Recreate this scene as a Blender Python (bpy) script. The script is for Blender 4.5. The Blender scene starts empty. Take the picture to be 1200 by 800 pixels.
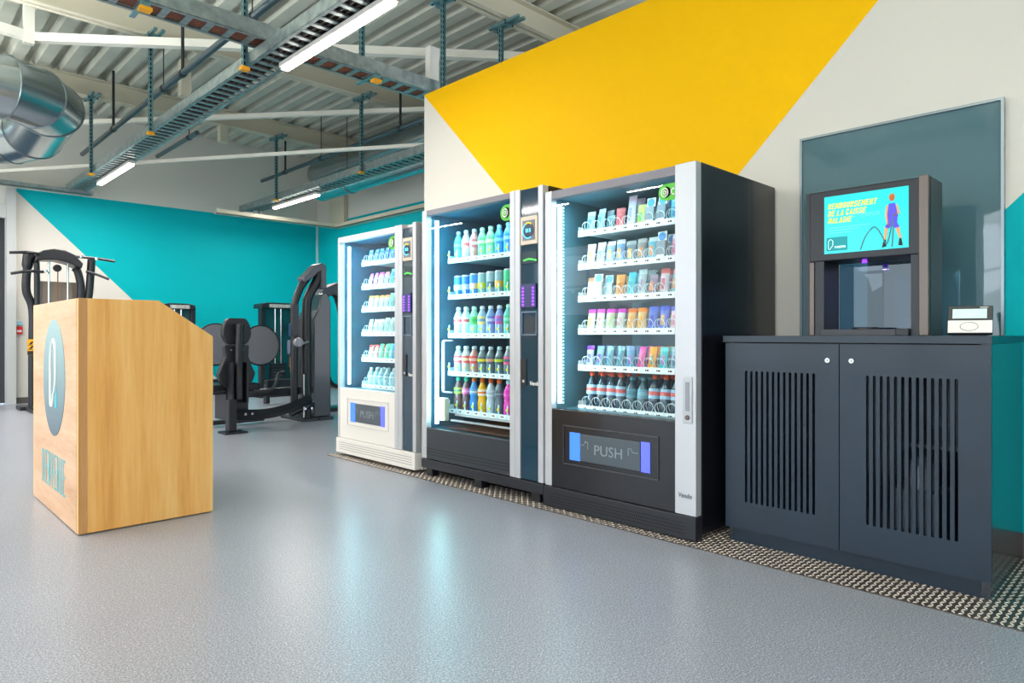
import bpy, math, random
from mathutils import Vector, Matrix
random.seed(7)
SC = bpy.context.scene
COL = SC.collection
PI = math.pi

# ------------------------------------------------------------------ camera
A = math.radians(45.5907)
cd = bpy.data.cameras.new('camera'); cam = bpy.data.objects.new('camera', cd); COL.objects.link(cam)
cam.location = (0, 0, 1.0); cam.rotation_euler = (PI/2, 0, A - PI/2)
cd.sensor_width = 36; cd.lens = 784/1200*36; cd.shift_y = -7/1200
cd.clip_start = .05; cd.clip_end = 200
SC.camera = cam

# ------------------------------------------------------------------ exposure, sky
vs = SC.view_settings
vs.view_transform = 'Standard'; vs.look = 'None'; vs.gamma = 1; vs.use_curve_mapping = False
vs.exposure = 0.24
W = bpy.data.worlds.new('sky'); SC.world = W; W.use_nodes = True
nt = W.node_tree; nt.nodes.clear()
wo = nt.nodes.new('ShaderNodeOutputWorld'); bg = nt.nodes.new('ShaderNodeBackground')
tc = nt.nodes.new('ShaderNodeTexCoord'); sp = nt.nodes.new('ShaderNodeSeparateXYZ'); rp = nt.nodes.new('ShaderNodeValToRGB')
nt.links.new(tc.outputs['Generated'], sp.inputs[0]); nt.links.new(sp.outputs[2], rp.inputs[0])
rp.color_ramp.elements[0].color = (.85, .93, 1, 1); rp.color_ramp.elements[1].color = (.22, .5, .95, 1)
nt.links.new(rp.outputs[0], bg.inputs[0]); bg.inputs[1].default_value = 2.0
nt.links.new(bg.outputs[0], wo.inputs[0])

def area(name, loc, rot, sx, sy, power, color=(1, 1, 1)):
    l = bpy.data.lights.new(name, 'AREA'); l.shape = 'RECTANGLE'; l.size = sx; l.size_y = sy
    l.energy = power; l.color = color
    o = bpy.data.objects.new(name, l); COL.objects.link(o); o.location = loc; o.rotation_euler = rot
    return o
# daylight entering by the window wall on the left-hand side of the room
for i, yy in enumerate((-3.0, 1.0, 5.0, 9.0)):
    area('window_daylight', (-5.8, yy, 1.75), (0, -PI/2, 0), 2.5, 3.6, 74, (.84, .93, 1))
# unseen lamp rows behind and beside the camera, added for even light
for x, y, pw in ((-2.6, -3.4, 30), (-2.6, .2, 30), (-2.6, 5.3, 34), (-2.6, 8.0, 60), (-2.6, 10.7, 60), (.0, -3.0, 36), (.0, .6, 24), (.0, 5.0, 34), (.0, 8.0, 60), (.0, 10.6, 60)):
    area('unseen_lamp_light', (x, y, 3.18), (0, 0, 0), .09, 1.5, pw, (1, .95, .9))
    area('deck_fill_light', (x, y, 3.3), (PI, 0, 0), .3, 1.5, 95, (.97, 1, .96))  # fill light added to brighten the roof deck, not a fixture

# ------------------------------------------------------------------ helpers
def lin(h):
    h = h.lstrip('#'); out = []
    for i in (0, 2, 4):
        c = int(h[i:i+2], 16)/255
        out.append(c/12.92 if c <= .04045 else ((c+.055)/1.055)**2.4)
    return tuple(out) + (1,)
_M = {}
def mat(name, hx, rough=.5, metal=0, emit=0, bump=0, bscale=60, ior=1.5, var=0, vscale=6, coat=0):
    if name in _M: return _M[name]
    m = bpy.data.materials.new(name); m.use_nodes = True; n = m.node_tree; b = n.nodes['Principled BSDF']
    c = lin(hx); b.inputs['Base Color'].default_value = c; b.inputs['Roughness'].default_value = rough
    b.inputs['Metallic'].default_value = metal; b.inputs['IOR'].default_value = ior
    b.inputs['Coat Weight'].default_value = coat; b.inputs['Coat Roughness'].default_value = .08
    if emit:
        b.inputs['Emission Color'].default_value = c; b.inputs['Emission Strength'].default_value = emit
    t = None
    if bump or var:
        t = n.nodes.new('ShaderNodeTexCoord')
    if var:
        z = n.nodes.new('ShaderNodeTexNoise'); z.inputs['Scale'].default_value = vscale; z.inputs['Detail'].default_value = 5
        n.links.new(t.outputs['Object'], z.inputs['Vector'])
        r = n.nodes.new('ShaderNodeValToRGB')
        r.color_ramp.elements[0].position = .3; r.color_ramp.elements[1].position = .7
        r.color_ramp.elements[0].color = tuple(max(0, v*(1-var)) for v in c[:3]) + (1,)
        r.color_ramp.elements[1].color = tuple(min(1, v*(1+var)) for v in c[:3]) + (1,)
        n.links.new(z.outputs[0], r.inputs[0]); n.links.new(r.outputs[0], b.inputs['Base Color'])
    if bump:
        z = n.nodes.new('ShaderNodeTexNoise'); z.inputs['Scale'].default_value = bscale; z.inputs['Detail'].default_value = 3
        n.links.new(t.outputs['Object'], z.inputs['Vector'])
        u = n.nodes.new('ShaderNodeBump'); u.inputs['Strength'].default_value = bump; u.inputs['Distance'].default_value = .01
        n.links.new(z.outputs[0], u.inputs['Height']); n.links.new(u.outputs[0], b.inputs['Normal'])
    _M[name] = m; return m

def node_mat(name):
    m = bpy.data.materials.new(name); m.use_nodes = True
    return m, m.node_tree, m.node_tree.nodes['Principled BSDF']
def math_n(n, op, a, b=None, c=None):
    k = n.nodes.new('ShaderNodeMath'); k.operation = op
    for i, v in enumerate((a, b, c)):
        if v is None: continue
        if isinstance(v, (int, float)): k.inputs[i].default_value = v
        else: n.links.new(v, k.inputs[i])
    return k.outputs[0]
def mix_n(n, fac, a, b):
    k = n.nodes.new('ShaderNodeMix'); k.data_type = 'RGBA'
    n.links.new(fac, k.inputs[0])
    for i, v in ((6, a), (7, b)):
        if isinstance(v, tuple): k.inputs[i].default_value = v
        else: n.links.new(v, k.inputs[i])
    return k.outputs[2]

def glass_mat(name, tint, base=.05, top=.9):
    m = bpy.data.materials.new(name); m.use_nodes = True; n = m.node_tree; n.nodes.clear()
    o = n.nodes.new('ShaderNodeOutputMaterial'); mx = n.nodes.new('ShaderNodeMixShader')
    t = n.nodes.new('ShaderNodeBsdfTransparent'); t.inputs[0].default_value = tint
    g = n.nodes.new('ShaderNodeBsdfGlossy'); g.inputs['Roughness'].default_value = .01
    lw = n.nodes.new('ShaderNodeLayerWeight'); lw.inputs[0].default_value = .5
    f = math_n(n, 'POWER', lw.outputs['Facing'], 4.0); f = math_n(n, 'MULTIPLY_ADD', f, top, base)
    n.links.new(f, mx.inputs[0]); n.links.new(t.outputs[0], mx.inputs[1]); n.links.new(g.outputs[0], mx.inputs[2])
    n.links.new(mx.outputs[0], o.inputs[0]); return m

class MB:
    def __init__(s): s.v = []; s.f = []; s.m = []; s.sm = []
    def add(s, vs, fs, mi=0, smooth=False):
        k = len(s.v); s.v += [tuple(p) for p in vs]
        for f in fs: s.f.append(tuple(i+k for i in f)); s.m.append(mi); s.sm.append(smooth)
        return s
    def box(s, x0, x1, y0, y1, z0, z1, mi=0):
        x0, x1 = sorted((x0, x1)); y0, y1 = sorted((y0, y1)); z0, z1 = sorted((z0, z1))
        v = [(x, y, z) for x in (x0, x1) for y in (y0, y1) for z in (z0, z1)]
        return s.add(v, [(0, 1, 3, 2), (4, 6, 7, 5), (0, 4, 5, 1), (2, 3, 7, 6), (0, 2, 6, 4), (1, 5, 7, 3)], mi)
    def bar(s, a, b, w, h, mi=0):
        a = Vector(a); b = Vector(b); d = (b-a).normalized()
        up = Vector((0, 0, 1)) if abs(d.z) < .95 else Vector((0, 1, 0))
        r = d.cross(up).normalized()*w/2; u = r.cross(d).normalized()*h/2
        v = [p+i*r+j*u for p in (a, b) for i, j in ((-1, -1), (1, -1), (1, 1), (-1, 1))]
        return s.add(v, [(3, 2, 1, 0), (4, 5, 6, 7), (0, 1, 5, 4), (1, 2, 6, 5), (2, 3, 7, 6), (3, 0, 4, 7)], mi)
    def tube(s, pts, r, seg=12, mi=0, cap=True, smooth=True, flat=1):
        pts = [Vector(p) for p in pts]; n = len(pts)
        rs = r if isinstance(r, (list, tuple)) else [r]*n
        t = [(pts[min(i+1, n-1)]-pts[max(i-1, 0)]).normalized() for i in range(n)]
        up = Vector((0, 0, 1)) if abs(t[0].z) < .9 else Vector((1, 0, 0))
        u = t[0].cross(up).normalized(); vs = []
        for i in range(n):
            u = (u - u.dot(t[i])*t[i]).normalized(); w = t[i].cross(u)
            for k in range(seg):
                a = 2*PI*k/seg; vs.append(pts[i] + rs[i]*(math.cos(a)*u*flat + math.sin(a)*w))
        fs = [(i*seg+k, i*seg+(k+1) % seg, (i+1)*seg+(k+1) % seg, (i+1)*seg+k) for i in range(n-1) for k in range(seg)]
        s.add(vs, fs, mi, smooth)
        if cap:
            s.add([vs[k] for k in range(seg)], [tuple(range(seg))[::-1]], mi)
            s.add([vs[(n-1)*seg+k] for k in range(seg)], [tuple(range(seg))], mi)
        return s
    def lathe(s, prof, c=(0, 0, 0), seg=16, mi=0, axis='z', smooth=True, mis=None):
        vs = []
        for r, h in prof:
            for k in range(seg):
                a = 2*PI*k/seg; p = (r*math.cos(a), r*math.sin(a), h)
                if axis == 'x': p = (p[2], p[0], p[1])
                if axis == 'y': p = (p[1], p[2], p[0])
                vs.append((p[0]+c[0], p[1]+c[1], p[2]+c[2]))
        for i in range(len(prof)-1):
            k0 = len(s.v)
            s.add(vs[i*seg:(i+2)*seg], [(k, (k+1) % seg, seg+(k+1) % seg, seg+k) for k in range(seg)], mis[i] if mis else mi, smooth)
        return s
    def prism(s, poly, axis, a, b, mi=0):
        def P(p, t):
            if axis == 'y': return (p[0], t, p[1])
            if axis == 'x': return (t, p[0], p[1])
            return (p[0], p[1], t)
        n = len(poly); v = [P(p, a) for p in poly] + [P(p, b) for p in poly]
        f = [tuple(range(n)), tuple(range(2*n-1, n-1, -1))] + [(i, n+i, n+(i+1) % n, (i+1) % n) for i in range(n)]
        return s.add(v, f, mi)
    def quad(s, a, b, c, d, mi=0): return s.add([a, b, c, d], [(0, 1, 2, 3)], mi)

WL = {}
def wl(p): return WL.get(p.name, Vector((0, 0, 0))) if p else Vector((0, 0, 0))
def obj(name, mb, mats, parent=None, bevel=0, local=False, seg=2, fix=True):
    off = Vector((0, 0, 0)) if local else wl(parent)
    me = bpy.data.meshes.new(name)
    me.from_pydata([(p[0]-off.x, p[1]-off.y, p[2]-off.z) for p in mb.v], [], mb.f)
    if not isinstance(mats, (list, tuple)): mats = [mats]
    for m in mats: me.materials.append(m)
    me.polygons.foreach_set('material_index', mb.m); me.polygons.foreach_set('use_smooth', mb.sm)
    if fix:
        import bmesh
        bm = bmesh.new(); bm.from_mesh(me)
        if any(mb.sm): bmesh.ops.remove_doubles(bm, verts=bm.verts, dist=1e-5)
        bmesh.ops.recalc_face_normals(bm, faces=bm.faces); bm.to_mesh(me); bm.free()
        if any(mb.sm):
            me.set_sharp_from_angle(angle=math.radians(40))
    me.update()
    o = bpy.data.objects.new(name, me); COL.objects.link(o)
    if parent: o.parent = parent
    WL[o.name] = off.copy()
    if bevel:
        b = o.modifiers.new('bevel', 'BEVEL'); b.width = bevel; b.segments = seg; b.limit_method = 'ANGLE'
    return o
def tag(o, label=None, cat=None, group=None, kind=None):
    if label: o['label'] = label
    if cat: o['category'] = cat
    if group: o['group'] = group
    if kind: o['kind'] = kind
    return o
def thing(name, label, cat, loc, group=None):
    o = bpy.data.objects.new(name, None); COL.objects.link(o); o.location = loc; o.empty_display_size = .1
    WL[o.name] = Vector(loc); return tag(o, label, cat, group)
def struct(name, mb, m, parent=None, bevel=0):
    o = obj(name, mb, m, parent, bevel); o['kind'] = 'structure'; return o
def dup(o, off, parent=None):
    c = o.copy(); COL.objects.link(c); c.location = o.location + Vector(off)
    if parent: c.parent = parent
    for ch in o.children:
        d = ch.copy(); COL.objects.link(d); d.parent = c
        for g in ch.children:
            e = g.copy(); COL.objects.link(e); e.parent = d
    return c
def cr(pts, n=6):
    P = [Vector(p) for p in pts]; P = [2*P[0]-P[1]] + P + [2*P[-1]-P[-2]]; out = []
    for i in range(1, len(P)-2):
        for k in range(n):
            t = k/n; a, b, c, d = P[i-1:i+3]
            out.append(.5*((2*b)+(c-a)*t+(2*a-5*b+4*c-d)*t*t+(3*b-a-3*c+d)*t**3))
    return out + [P[-2]]
def text(name, s, size, o, ax, ay, m, parent, sx=1, ext=.0006, shear=0, bold=0, align='LEFT', spacing=1):
    cu = bpy.data.curves.new('t', 'FONT'); cu.body = s; cu.size = size; cu.extrude = ext; cu.shear = shear; cu.offset = bold
    cu.align_x = align; cu.resolution_u = 3; cu.space_character = spacing
    to = bpy.data.objects.new('t', cu); COL.objects.link(to)
    dg = bpy.context.evaluated_depsgraph_get(); dg.update()
    me = bpy.data.meshes.new_from_object(to.evaluated_get(dg))
    bpy.data.objects.remove(to); bpy.data.curves.remove(cu)
    ax = Vector(ax).normalized(); ay = Vector(ay).normalized(); az = ax.cross(ay); off = wl(parent); O = Vector(o)
    for v in me.vertices:
        p = O + ax*v.co.x*sx + ay*v.co.y + az*v.co.z - off; v.co = p
    me.materials.clear(); me.materials.append(m); me.name = name
    ob = bpy.data.objects.new(name, me); COL.objects.link(ob); ob.parent = parent; WL[ob.name] = off.copy(); return ob
GL = {'B': [[(0, 0), (0, 1), (.75, 1), (1, .85), (1, .66), (.78, .52), (0, .52)], [(.78, .52), (1, .38), (1, .14), (.75, 0), (0, 0)]],
      'I': [[(.5, 0), (.5, 1)]], 'E': [[(1, 1), (0, 1), (0, 0), (1, 0)], [(0, .52), (.85, .52)]], 'N': [[(0, 0), (0, 1), (1, 0), (1, 1)]],
      'V': [[(0, 1), (.5, 0), (1, 1)]], 'U': [[(0, 1), (0, .15), (.2, 0), (.8, 0), (1, .15), (1, 1)]],
      'R': [[(0, 0), (0, 1), (.78, 1), (1, .85), (1, .62), (.78, .47), (0, .47)], [(.5, .47), (1, 0)]], 'M': [[(0, 0), (0, 1), (.5, .4), (1, 1), (1, 0)]],
      'O': [[(.2, 0), (0, .15), (0, .85), (.2, 1), (.8, 1), (1, .85), (1, .15), (.8, 0), (.2, 0)]], 'D': [[(0, 0), (0, 1), (.7, 1), (1, .8), (1, .2), (.7, 0), (0, 0)]],
      'S': [[(1, .84), (.8, 1), (.2, 1), (0, .84), (0, .62), (.2, .52), (.8, .48), (1, .36), (1, .16), (.8, 0), (.2, 0), (0, .16)]], 'T': [[(0, 1), (1, 1)], [(.5, 1), (.5, 0)]],
      'L': [[(0, 1), (0, 0), (1, 0)]], 'A': [[(0, 0), (.5, 1), (1, 0)], [(.22, .33), (.78, .33)]],
      'C': [[(1, .82), (.8, 1), (.2, 1), (0, .85), (0, .15), (.2, 0), (.8, 0), (1, .18)]]}
def block(name, s, x, yl, z0, h, w, gap, th, m, parent, shear=0, dx=.0004):
    """bold condensed capitals on a face that looks towards -X; yl is the left end as read"""
    mb = MB(); y = yl; k = 0
    for ch in s:
        if ch == ' ': y -= w*.6; continue
        cw = w*.35 if ch == 'I' else w*1.15 if ch == 'M' else w
        for pl in GL[ch]:
            q = [(y - (p[0]*(cw-th)+th/2) - shear*p[1]*h, z0 + th/2 + p[1]*(h-th)) for p in pl]
            for a, b in zip(q[:-1], q[1:]):
                a = Vector(a); b = Vector(b); d = (b-a).normalized()*th/2; nn = Vector((-d.y, d.x))
                k = (k+1) % 9; mb.prism([tuple(a-d+nn), tuple(a-d-nn), tuple(b+d-nn), tuple(b+d+nn)], 'x', x-dx-.00007*k, x)
        y -= cw + gap
    return obj(name, mb, m, parent)
FX = ((0, -1, 0), (0, 0, 1))      # lettering on faces that look towards -X

# ------------------------------------------------------------------ materials
def floor_mat():
    m, n, b = node_mat('speckled_vinyl')
    g = n.nodes.new('ShaderNodeTexCoord')
    v = n.nodes.new('ShaderNodeTexNoise'); v.inputs['Scale'].default_value = 170; v.inputs['Detail'].default_value = 3; v.inputs['Roughness'].default_value = .8
    w = n.nodes.new('ShaderNodeTexNoise'); w.inputs['Scale'].default_value = .9; w.inputs['Detail'].default_value = 6
    x = n.nodes.new('ShaderNodeTexVoronoi'); x.inputs['Scale'].default_value = 62
    for k in (v, w, x): n.links.new(g.outputs['Object'], k.inputs['Vector'])
    r = n.nodes.new('ShaderNodeValToRGB'); cr_ = r.color_ramp
    cr_.elements[0].position = .34; cr_.elements[0].color = lin('#585b66'); cr_.elements[1].position = .66; cr_.elements[1].color = lin('#c6c9d2')
    e = cr_.elements.new(.5); e.color = lin('#8f929e')
    n.links.new(v.outputs[0], r.inputs[0])
    f = n.nodes.new('ShaderNodeValToRGB'); f.color_ramp.elements[0].position = .1; f.color_ramp.elements[1].position = .2
    f.color_ramp.elements[0].color = (1, 1, 1, 1); f.color_ramp.elements[1].color = (0, 0, 0, 1)
    n.links.new(x.outputs['Distance'], f.inputs[0])
    fl = math_n(n, 'MULTIPLY', f.outputs[0], .5)
    c = mix_n(n, fl, r.outputs[0], lin('#dcdce2'))
    d = n.nodes.new('ShaderNodeValToRGB'); d.color_ramp.elements[0].position = .3; d.color_ramp.elements[1].position = .7
    d.color_ramp.elements[0].color = (.9, .9, .9, 1); d.color_ramp.elements[1].color = (1, 1, 1, 1)
    n.links.new(w.outputs[0], d.inputs[0])
    mu = n.nodes.new('ShaderNodeMix'); mu.data_type = 'RGBA'; mu.blend_type = 'MULTIPLY'; mu.inputs[0].default_value = 1
    n.links.new(c, mu.inputs[6]); n.links.new(d.outputs[0], mu.inputs[7]); n.links.new(mu.outputs[2], b.inputs['Base Color'])
    b.inputs['Roughness'].default_value = .3
    b.inputs['IOR'].default_value = 1.55
    w2 = n.nodes.new('ShaderNodeTexNoise'); w2.inputs['Scale'].default_value = 30; w2.inputs['Detail'].default_value = 2
    n.links.new(g.outputs['Object'], w2.inputs['Vector'])
    u = n.nodes.new('ShaderNodeBump'); u.inputs['Strength'].default_value = .03; u.inputs['Distance'].default_value = .01
    n.links.new(w2.outputs[0], u.inputs['Height']); n.links.new(u.outputs[0], b.inputs['Normal'])
    return m
def paint_wall(name, expr):
    """painted wall: expr(n, x, y, z) returns the colour socket"""
    m, n, b = node_mat(name)
    g = n.nodes.new('ShaderNodeNewGeometry'); s = n.nodes.new('ShaderNodeSeparateXYZ'); n.links.new(g.outputs['Position'], s.inputs[0])
    n.links.new(expr(n, s.outputs[0], s.outputs[1], s.outputs[2]), b.inputs['Base Color'])
    b.inputs['Roughness'].default_value = .6; b.inputs['Specular IOR Level'].default_value = .12
    z = n.nodes.new('ShaderNodeTexNoise'); z.inputs['Scale'].default_value = 90; n.links.new(g.outputs['Position'], z.inputs['Vector'])
    u = n.nodes.new('ShaderNodeBump'); u.inputs['Strength'].default_value = .05; u.inputs['Distance'].default_value = .01
    n.links.new(z.outputs[0], u.inputs['Height']); n.links.new(u.outputs[0], b.inputs['Normal'])
    return m
WHITE = lin('#dad6cf'); TEAL = lin('#00b3bd'); YEL = lin('#fbc000')
def e_vend(n, x, y, z):
    a = math_n(n, 'GREATER_THAN', math_n(n, 'SUBTRACT', z, y), -1.779)
    b = math_n(n, 'GREATER_THAN', math_n(n, 'ADD', z, y), 3.868)
    w = mix_n(n, math_n(n, 'MULTIPLY', a, b), WHITE, YEL)
    t = math_n(n, 'LESS_THAN', math_n(n, 'ADD', z, y), 2.185)
    return mix_n(n, t, w, TEAL)
def e_back(n, x, y, z):
    a = math_n(n, 'GREATER_THAN', math_n(n, 'ADD', z, x), 4.79)
    b = math_n(n, 'LESS_THAN', z, 3.16)
    return mix_n(n, math_n(n, 'MULTIPLY', a, b), WHITE, TEAL)
def e_rec(n, x, y, z):
    return mix_n(n, math_n(n, 'LESS_THAN', z, 3.16), WHITE, TEAL)
def wood(name, cols, sc, rough=.42, board=0):
    m, n, b = node_mat(name)
    g = n.nodes.new('ShaderNodeTexCoord'); mp = n.nodes.new('ShaderNodeMapping'); mp.inputs['Scale'].default_value = sc
    n.links.new(g.outputs['Object'], mp.inputs[0])
    a = n.nodes.new('ShaderNodeTexNoise'); a.inputs['Scale'].default_value = 1; a.inputs['Detail'].default_value = 2
    c = n.nodes.new('ShaderNodeTexNoise'); c.inputs['Scale'].default_value = 7; c.inputs['Detail'].default_value = 9; c.inputs['Roughness'].default_value = .7
    for k in (a, c): n.links.new(mp.outputs[0], k.inputs['Vector'])
    s = math_n(n, 'MULTIPLY_ADD', c.outputs[0], .45, math_n(n, 'MULTIPLY', a.outputs[0], .6))
    r = n.nodes.new('ShaderNodeValToRGB')
    while len(r.color_ramp.elements) < len(cols): r.color_ramp.elements.new(.5)
    for i, h in enumerate(cols):
        r.color_ramp.elements[i].position = .34 + .36*i/(len(cols)-1); r.color_ramp.elements[i].color = lin(h)
    if board:
        q = n.nodes.new('ShaderNodeSeparateXYZ'); n.links.new(g.outputs['Object'], q.inputs[0])
        bd = math_n(n, 'FLOOR', math_n(n, 'DIVIDE', math_n(n, 'ADD', q.outputs[0], 5.03), board))
        wn = n.nodes.new('ShaderNodeTexWhiteNoise'); wn.noise_dimensions = '1D'; n.links.new(bd, wn.inputs['W'])
        s = math_n(n, 'ADD', s, math_n(n, 'MULTIPLY_ADD', wn.outputs[0], .13, -.06))
    n.links.new(s, r.inputs[0]); n.links.new(r.outputs[0], b.inputs['Base Color']); b.inputs['Roughness'].default_value = rough
    return m
M_floor = floor_mat()
M_white = mat('white_paint', '#dedad4', .6, bump=.05, bscale=80)
M_silver = mat('satin_aluminium', '#c3c5cc', .38, .35)
M_galv = mat('galvanised_steel', '#9aa6a8', .38, .75, var=.25, vscale=14)
M_galvb = mat('zinc_bracket', '#78a0a8', .35, .7)
M_duct = mat('spiral_duct_steel', '#a8b2b6', .24, .95, bump=.05, bscale=5)
M_beam = mat('cream_painted_steel', '#cfc8b4', .55)
M_bracew = mat('white_painted_steel', '#ebe8de', .5)
M_deck = mat('corrugated_deck', '#bfc0b4', .5, var=.06)
M_black = mat('black_powder_coat', '#1d2028', .35)
M_blackgl = mat('glossy_black_sheet', '#15171e', .25, coat=.15)
M_dgrey = mat('dark_grey_plastic', '#3a3b42', .4)
M_rail = mat('door_top_rail_grey', '#77747c', .4, .3)
M_lining = mat('steel_lining', '#185e78', .35, .2)
M_lining3 = mat('steel_lining_grey', '#4d7886', .35, .3)
M_shelf = mat('shelf_white', '#dfe9ea', .35)
M_wire = mat('coil_wire', '#e2eaec', .3, .3)
M_tag = mat('price_card', '#f2f4f2', .5)
M_ink = mat('dark_print', '#20242a', .6)
M_creamw = mat('white_machine_panel', '#e6e2df', .35)
M_yellowcap = mat('yellow_rail_cap', '#f2a80c', .5)
M_pay = mat('smoked_glass_panel', '#14384c', .06, ior=1.6)
M_whitep = mat('white_plastic', '#eceae6', .4)
G_door = glass_mat('door_glass', (.93, .985, 1, 1), .035, .75)
G_teal = glass_mat('smoked_teal_glass', (.3, .5, .62, 1), .06, .8)
M_ledc = mat('led_tube_cyan', '#b8f6ff', emit=13)
M_ledw = mat('led_tube_white', '#dff6ff', emit=8)
M_lamp = mat('luminaire_diffuser', '#fff4ea', emit=14)
M_blue = mat('lit_blue_panel', '#3f7df5', .3, emit=.55)
M_purple = mat('purple_led', '#7a35ff', emit=2.2)
M_green = mat('green_sticker', '#4cb82a', .4)
M_pad = mat('vinyl_pad', '#12141b', .45)
M_gym = mat('gym_frame_paint', '#181a21', .36)
M_chrome = mat('chrome', '#d8dcdf', .15, 1)
M_plexi = glass_mat('smoked_shroud', (.55, .5, .48, 1), .1, .6)

# ================================================================== STRUCTURE
m = MB().quad((-6.2, -5.2, 0), (8, -5.2, 0), (8, 13, 0), (-6.2, 13, 0)); struct('floor', m, M_floor)
# corrugated roof deck, ribs along Y
ZD = 4.45; m = MB(); x = -6.2; prof = []
while x < 7.4:
    prof += [(x, ZD), (x+.13, ZD), (x+.165, ZD+.09), (x+.235, ZD+.09)]; x += .27
v = [(p[0], yy, p[1]) for yy in (-5.2, 13) for p in prof]; k = len(prof)
m.add(v, [(i, i+1, k+i+1, k+i) for i in range(k-1)]); m.box(-6.2, 7.4, -5.2, 13, ZD+.12, ZD+.2)
struct('ceiling', m, M_deck)
for y in (-3.5, -.7, 2.1, 4.9, 7.85, 10.4):
    m = MB().box(-6.0, 6.7, y-.075, y+.075, 4.2, 4.215).box(-6.0, 6.7, y-.006, y+.006, 4.2, 4.45).box(-6.0, 6.7, y-.075, y+.075, 4.432, 4.448)
    b = struct('ceiling_beam', m, M_beam)
# walls
struct('wall_right', MB().box(3.76, 3.9, -5.2, 5.0, 0, 3.23), paint_wall('vending_wall_paint', e_vend))
struct('wall_back', MB().box(1.56, 6.6, 12.1, 12.3, 0, 4.56), paint_wall('back_wall_paint', e_back))
struct('wall_recess', MB().box(6.49, 6.6, 3.9, 12.1, 0, 4.56), paint_wall('recess_wall_paint', e_rec))
struct('wall_behind_camera', MB().box(-6.2, 7, -5.3, -5.1, 0, 4.56), M_white)
struct('baseboard_right', MB().box(3.745, 3.76, -5.1, 4.99, 0, .11), mat('grey_baseboard', '#5d5755', .5))
struct('baseboard_back', MB().box(1.66, 6.48, 12.085, 12.1, 0, .09), _M['grey_baseboard'])
struct('baseboard_recess', MB().box(6.475, 6.49, 5.0, 12.08, 0, .09), _M['grey_baseboard'])
# far left: grey pier, glazed door, rest of the wall
struct('trim_1', MB().box(1.545, 1.66, 12.0, 12.098, 0, 3.14).box(.3, 1.545, 12.02, 12.098, 2.70, 2.90), mat('grey_pier_paint', '#b9bcbd', .5))
struct('wall_back_left', MB().box(-6.2, .2, 12.1, 12.3, 0, 4.56).box(.2, 1.56, 12.1, 12.3, 2.72, 4.56), M_white)
d = struct('door_1', MB().box(.25, 1.54, 12.12, 12.16, .02, .12).box(.25, 1.54, 12.12, 12.16, 2.6, 2.72).box(1.46, 1.54, 12.12, 12.16, .12, 2.6).box(.25, .33, 12.12, 12.16, .12, 2.6), M_dgrey)
struct('door_glass', MB().box(.33, 1.46, 12.135, 12.145, .12, 2.6), mat('dark_door_glass', '#1d4558', .08, ior=1.6), d)
# window wall on the left (seen only in reflections)
m = MB().box(-6.2, -6.0, -5.2, 12.3, 0, .35).box(-6.2, -6.0, -5.2, 12.3, 2.9, 4.56)
for y in (-5.2, -1.2, 2.9, 7.0, 11.4): m.box(-6.2, -6.0, y, y+.9, .35, 2.9)
struct('wall_left', m, M_white)
for i, y in enumerate((-4.3, -.3, 3.8, 7.9)):
    y1 = y+(3.1 if i == 0 else 3.2 if i < 3 else 3.5)
    m = MB()
    for yy in (y, (y+y1)/2-.025, y1-.05): m.box(-6.12, -6.06, yy, yy+.05, .35, 2.9)
    for z in (.35, 2.1, 2.85): m.box(-6.12, -6.06, y, y1, z, z+.05)
    struct('window_%d' % (i+1), m, M_dgrey)
struct('lawn', MB().box(-60, -6.3, -50, 60, -.3, -.05), mat('lawn_grass', '#5d8a3a', .9, var=.3, vscale=3))
m = MB(); rr = random.Random(3)
for i in range(46):
    y = -30+i*1.5+rr.uniform(-.4, .4); r = rr.uniform(1.2, 2.4); h = rr.uniform(1.8, 4.5); x = -22+rr.uniform(-3, 3)
    m.lathe([(.05, -.1), (r*.8, .4), (r, h*.45), (r*.75, h*.75), (.05, h)], (x, y, 0), 9)
tag(struct('hedge_outside', m, mat('hedge_leaves', '#3f6a35', .9, var=.4, vscale=8, bump=.8, bscale=6)), kind='structure')

# ledge beams and the column in the recess
struct('trim_2', MB().box(6.36, 6.485, 5.0, 11.3, 3.0, 3.012).box(6.36, 6.372, 5.0, 11.3, 3.0, 3.075).box(4.2, 6.36, 11.18, 11.3, 3.0, 3.012).box(4.2, 6.36, 11.18, 11.19, 3.0, 3.075), M_beam)
struct('trim_3', MB().box(6.4, 6.48, 10.95, 11.5, 3.08, 3.6).box(6.4, 6.48, 10.95, 11.5, 3.6, 4.44), M_beam)
struct('trim_4', MB().box(6.45, 6.485, 12.06, 12.095, .1, 3.15), mat('corner_bead', '#b7d8d8', .5))

# tread plate strip under the machines
M_plate = mat('tread_plate_steel', '#6b6360', .38, .75, var=.2, vscale=9)
fp = struct('floor_tread_plate', MB().box(2.81, 3.745, -1.2, 5.08, .0005, .004), M_plate)
m = MB(); s = .024
def lug(cx, cy, a):
    c, q = math.cos(a), math.sin(a)
    def T(u, w, z): return (cx+u*c-w*q, cy+u*q+w*c, z)
    L, B = .0128, .0050
    v = [T(-L, 0, .004), T(0, -B, .004), T(L, 0, .004), T(0, B, .004), T(-L*.6, 0, .0068), T(0, -B*.4, .0072), T(L*.6, 0, .0068), T(0, B*.4, .0072)]
    m.add(v, [(0, 1, 5, 4), (1, 2, 6, 5), (2, 3, 7, 6), (3, 0, 4, 7), (4, 5, 6, 7)])
for i in range(38):
    for j in range(262):
        cx, cy = 2.825+i*s, -1.19+j*s
        if cy > 1.75 and cx > 3.02: continue
        if cx > 3.1 and not (-.2 < cy < .55 or 1.55 < cy < 1.75): continue
        if .56 < cy < 1.56 and cx > 3.05: continue
        lug(cx, cy, math.radians(38) if (i+j) % 2 else math.radians(-38))
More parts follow.
